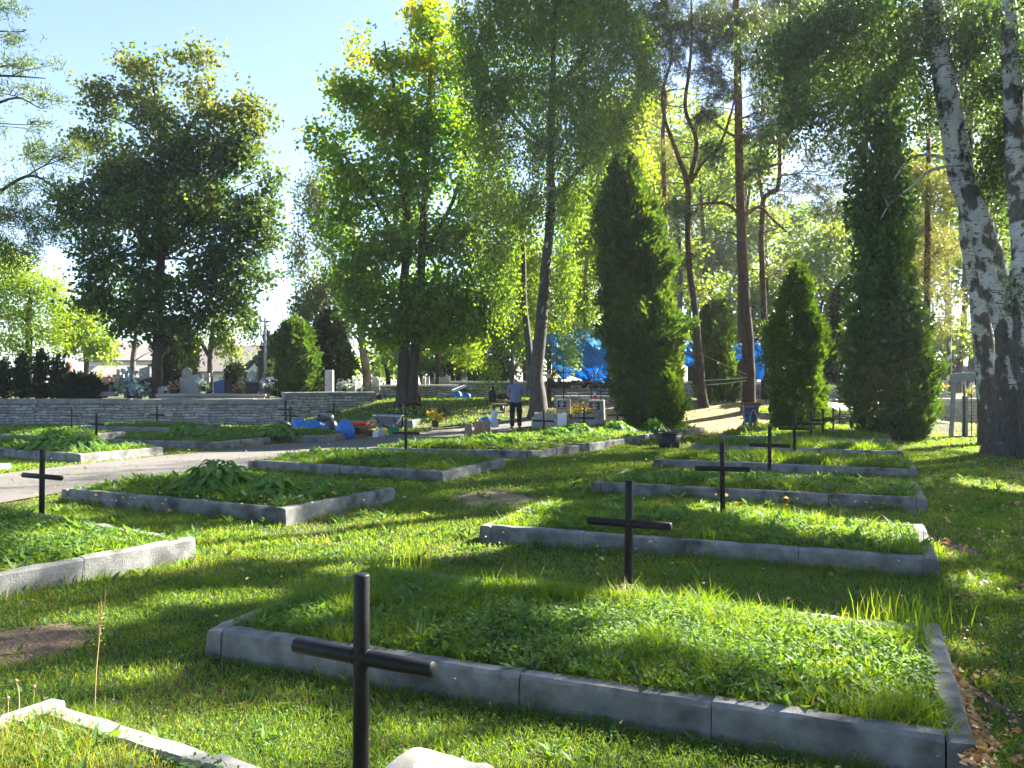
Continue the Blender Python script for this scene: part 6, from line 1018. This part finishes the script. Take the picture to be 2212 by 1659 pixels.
# grey metal notice frame
p = P(2078, 945, 23.0); t = thing('notice_frame', 'open grey metal notice frame standing left of the white birches', 'frame', (p[0], 23.0, 0)); s = 23 / F
for sg, k in ((-1, 1.0), (1, .55)): pass
MB().box((-.26, 0, .85), (.11, .05, 1.72), rot=np.array(Matrix.Rotation(math.radians(3.2), 3, 'Y'))).build('post', M['grey_paint'], t, bevel=.006); MB().box((.14, .1, .58), (.15, .05, 1.16)).build('post', M['grey_paint'], t, bevel=.006); MB().box((.04, 0, 1.70), (.74, .04, .24), rot=np.array(Matrix.Rotation(math.radians(-4), 3, 'Y'))).build('panel', M['grey_paint'], t, bevel=.006)
for x, z1, r in ((.02, 1.5, .02), (.055, 1.45, .012), (.24, 1.45, .013), (.40, 1.5, .013)): MB().tube([[x, -.05, 0], [x + .01, -.05, z1]], r, 7).build('rod', M['black_pl'], t, True)
MB().box((.08, .03, .03), (.75, .06, .05)).build('ground_bar', M['black_pl'], t)
# pale sack on the grass at the lower edge
def sheet():
    rim = [(1420, 2890, .07), (1450, 2862, .07), (1495, 2828, .075), (1545, 2801, .075), (1600, 2805, .072), (1660, 2822, .07), (1720, 2838, .068), (1757, 2852, .066), (1800, 2862, .064), (1852, 2870, .06), (1900, 2990, .06), (1800, 3130, .06), (1600, 3180, .06), (1450, 3100, .06), (1400, 2960, .065)]
    R = np.array([G(u / 1.736, v / 1.736, z) for u, v, z in rim]); R = np.vstack([spline(np.vstack([R, R[:1]]), 4)[:-1]]); c = R.mean(0); V = [[c[0], c[1], c[2] + .012]]; n = len(R)
    for f in (.35, .7, .93, 1.0):
        for q in R: x = c + (q - c) * f; x[2] = (q[2] + (.006 * (1 - f * f)) + .003 * mnoise.noise(Vector((x[0] * 9, x[1] * 9, 0)))) if f < 1 else q[2] - .012; V.append(list(x))
    for q in R: V.append([q[0], q[1], .0])
    k = np.arange(n); k2 = (k + 1) % n; Q = np.vstack([np.stack([1 + n * a + k, 1 + n * a + n + k, 1 + n * a + n + k2, 1 + n * a + k2], -1) for a in range(4)])
    t = ob('folded_sack', raw_mesh('folded_sack', V, [Q, np.stack([0 * k, 1 + k, 1 + k2], -1)], M['pale_paper'], True), label='smooth beige paper sack lying flat on the grass at the bottom edge', cat='sack')
    p0 = G(1585 / 1.736, 2876 / 1.736, .092); MB().box((0, 0, .0), (.075, .055, .004), rz=.25).build('sack_label', M['white'], t).location = p0
sheet()
# ------------------------------------------------------------------ fallen leaves and little flowers
n = 900; B = []
def scat(n, f):
    p = np.array([f() for _ in range(n)]); return p
pts = []
for _ in range(330): s = random.random() ** .8; u = 2035 + 95 * s + random.gauss(0, 16); v = 1440 + 210 * s + random.gauss(0, 26); q = G(u, v, .13 if u < 2095 + (v - 1480) * .2 else .02); pts.append(q)
for _ in range(420): v = random.uniform(960, 1659); u = 1985 + (v - 960) * .22 + random.uniform(0, 240); q = G(u, v, .03); pts.append(q)
for _ in range(190): y = random.uniform(3, 22); x = random.uniform(-.6, .62) * y; pts.append([x, y, .05 + .10 * random.random()])
for _ in range(12): u = random.uniform(1500, 1950); q = G(u, 1062 + (u - 1290) * .05 - 4, .18); pts.append(q)
for _ in range(200): y = random.uniform(24, 30); x = random.uniform(2, 12); pts.append([x, y, ground(x, y) + .04])
pts = np.array(pts); n = len(pts); sz = rng.uniform(.022, .048, n) * np.clip(pts[:, 1] / 6, .8, 1.7); sz[:330] *= 1.7; fo = Foliage(); fo.add(leaf_quads(pts + np.array([0, 0, .012]), nrm(rng.normal(size=(n, 3)) * np.array([1, 1, .3])), nrm(rng.normal(size=(n, 3)) * .6 + np.array([0, 0, 1.])), sz, sz * .75, .25)); ob('fallen_leaves', fo.mesh('fallen_leaves', L['fallen']), kind='stuff', label='dry fallen birch leaves on the grass and the right kerbs', cat='leaves')
pts = []
for _ in range(130): y = random.uniform(4, 14); x = random.uniform(-.6, .55) * y; pts.append([x, y, random.uniform(.10, .22)])
for _ in range(60): u = random.uniform(180, 820); pts.append(G(u, 1030 + 60 * random.random(), .28))
pts = np.array(pts); n = len(pts)
for nm, k, lf in (('yellow_flowers', slice(0, n, 2), 'fl_yellow'), ('white_flowers', slice(1, n, 2), 'fl_white')):
    c = np.repeat(pts[k], 4, 0); fo = Foliage(); m = len(c); fo.add(leaf_quads(c, nrm(rng.normal(size=(m, 3)) * np.array([1, 1, .3])), nrm(rng.normal(size=(m, 3)) * .3 + np.array([0, 0, 1.])), np.full(m, .022) * np.clip(c[:, 1] / 6, .7, 1.6), np.full(m, .012) * np.clip(c[:, 1] / 6, .7, 1.6))); ob(nm, fo.mesh(nm, L[lf]), kind='stuff', label='tiny scattered %s in the grass' % nm.replace('_', ' '), cat='flowers')
# ------------------------------------------------------------------ the man, seen from behind
def skin_mesh(name, pts, edges, radii, m, parent, levels=2):
    me = bpy.data.meshes.new(name); me.from_pydata([tuple(p) for p in pts], edges, []); o = bpy.data.objects.new(name, me); COL.objects.link(o); sm = o.modifiers.new('skin', 'SKIN'); sm.use_smooth_shade = True
    for i, r in enumerate(radii): v = me.skin_vertices[0].data[i]; v.radius = r if isinstance(r, tuple) else (r, r); v.use_root = (i == 0)
    ss = o.modifiers.new('sub', 'SUBSURF'); ss.levels = levels; ss.render_levels = levels; bpy.context.view_layer.update(); ev = o.evaluated_get(bpy.context.evaluated_depsgraph_get()); m2 = bpy.data.meshes.new_from_object(ev); m2.name = name; bpy.data.objects.remove(o); m2.materials.clear(); m2.materials.append(m)
    m2.polygons.foreach_set('use_smooth', np.ones(len(m2.polygons), bool)); return ob(name, m2, parent)
def man():
    p = P(1114, 929, 26.4); z0 = ground(p[0], 26.4); H = P(0, 814.5, 26.4)[2] - z0; k = H / 1.76; t = thing('person', 'person seen from behind in a grey-blue polo shirt and dark trousers, hands in front', 'person', (p[0], 26.4, z0), math.radians(8)); t.scale = (k, k, k)
    # +y is where he looks, away from the camera
    B = dict(pel=(0, .01, .93), sp=(0, .01, 1.13), ch=(0, .01, 1.34), nk=(0, .02, 1.50), nk2=(0, .045, 1.56), hd=(0, .075, 1.63), hd2=(0, .07, 1.69), nose=(0, .165, 1.615), sl=(-.19, .0, 1.42), sr=(.19, .0, 1.42), el=(-.265, -.02, 1.15), er=(.275, -.03, 1.14), wl=(-.17, .20, 1.07), wr=(.19, .19, 1.10), hl=(-.11, .28, 1.07), hr=(.12, .27, 1.10), tl=(-.10, 0, .90), tr=(.10, 0, .90), kl=(-.115, .02, .50), kr=(.135, .03, .50), al=(-.12, -.01, .09), ar=(.125, -.02, .09), fl=(-.13, .13, .035), fr=(.165, .12, .035), earl=(-.082, .06, 1.625), earr=(.082, .06, 1.625))
    Rr = dict(pel=(.12, .085), sp=(.12, .09), ch=(.145, .095), nk=(.07, .07), nk2=(.058, .062), hd=(.078, .098), hd2=(.07, .085), nose=.014, sl=.07, sr=.07, el=.045, er=.045, wl=.03, wr=.03, hl=(.034, .022), hr=(.034, .022), tl=.10, tr=.10, kl=.06, kr=.06, al=.042, ar=.042, fl=(.042, .03), fr=(.042, .03), earl=.016, earr=.016)
    E = 'pel-sp sp-ch ch-nk nk-nk2 nk2-hd hd-hd2 hd-nose hd-earl hd-earr ch-sl ch-sr sl-el sr-er el-wl er-wr wl-hl wr-hr pel-tl pel-tr tl-kl tr-kr kl-al kr-ar al-fl ar-fr'.split()
    K = list(B); pts = [np.array(B[q]) for q in K]; rad = [Rr[q] for q in K]; ed = [(K.index(a), K.index(b)) for a, b in (e.split('-') for e in E)]
    for hnd, wr in (('hl', 'wl'), ('hr', 'wr')):
        h = np.array(B[hnd]); w_ = np.array(B[wr]); ax = (h - w_) / np.linalg.norm(h - w_); sg = 1 if hnd == 'hl' else -1; sd = np.array([0, 0, 1.])
        for f in range(4):
            ln = (.068, .078, .072, .056)[f]; a = h + ax * .03 + sd * (.027 - .018 * f); b = a + ax * ln * .55 + np.array([sg * .012, 0, -.006]); c = b + ax * ln * .2 + np.array([sg * .03, 0, -.012]); i = len(pts); pts += [a, b, c]; rad += [.0095, .0088, .0075]; ed += [(K.index(hnd), i), (i, i + 1), (i + 1, i + 2)]
        a = w_ + ax * .035 + sd * .03; b = a + ax * .03 + sd * .025 + np.array([sg * .01, 0, 0]); c = b + ax * .03 + np.array([sg * .012, 0, 0]); i = len(pts); pts += [a, b, c]; rad += [.012, .0105, .009]; ed += [(K.index(hnd), i), (i, i + 1), (i + 1, i + 2)]
    skin_mesh('body', pts, ed, rad, M['skin'], t)
    S = [(0, 0, .84), (0, -.005, 1.0), (0, -.012, 1.16), (0, 0, 1.30), (0, .005, 1.42), (0, .02, 1.52), (-.20, 0, 1.43), (.20, 0, 1.43), (-.25, -.012, 1.28), (.26, -.02, 1.27), (-.265, -.02, 1.20), (.273, -.027, 1.19)]
    skin_mesh('polo_shirt', S, [(0, 1), (1, 2), (2, 3), (3, 4), (4, 5), (4, 6), (4, 7), (6, 8), (7, 9), (8, 10), (9, 11)], [(.215, .17), (.225, .18), (.215, .17), (.215, .155), (.16, .12), (.075, .075), .085, .085, .075, .075, .072, .072], M['shirt'], t)
    T = [(0, 0, 1.03), (0, 0, .90), (-.105, 0, .84), (.105, 0, .84), (-.112, .0, .66), (.125, .0, .66), (-.118, .02, .48), (.137, .03, .48), (-.12, .0, .28), (.13, 0, .28), (-.122, -.01, .07), (.128, -.02, .07)]
    skin_mesh('trousers', T, [(0, 1), (1, 2), (1, 3), (2, 4), (3, 5), (4, 6), (5, 7), (6, 8), (7, 9), (8, 10), (9, 11)], [(.178, .14), (.175, .145), .125, .125, .112, .112, .096, .096, .088, .088, .082, .082], M['trousers'], t)
    for x, y in ((-.128, .05), (.148, .04)): MB().lathe([(.001, 0), (.052, 0), (.056, .02), (.05, .05), (.03, .085), (.001, .09)], (x, y, 0), 16, 1.0, 2.5).build('shoe', M['shoe'], t, True)
    MB().box((.06, -.155, .955), (.03, .012, .03)).build('key_clip', M['steel'], t)
    mb = MB(); mb.lathe([(.072, 1.475), (.082, 1.50), (.075, 1.545)], (0, .028, 0), 18, 1, 1.05); o = mb.build('collar', M['shirt'], t, True); o.modifiers.new('thick', 'SOLIDIFY').thickness = .006
man()
# ------------------------------------------------------------------ thin volume added in place of lens glow, lifting the dark tones
hz = MB().box((0, 65, 19), (244, 256, 40)).build('lens_veil', None, None, kind='stuff', label='added thin bright veil standing in for lens glow', cat='lens_veil')
m = bpy.data.materials.new('lens_veil_volume'); m.use_nodes = True; t = m.node_tree; t.nodes.remove(t.nodes['Principled BSDF']); pv = t.nodes.new('ShaderNodeVolumePrincipled'); pv.inputs['Color'].default_value = (.86, .93, 1, 1); pv.inputs['Density'].default_value = .0005; pv.inputs['Anisotropy'].default_value = .35
t.links.new(pv.outputs[0], t.nodes['Material Output'].inputs['Volume']); hz.data.materials.clear(); hz.data.materials.append(m)
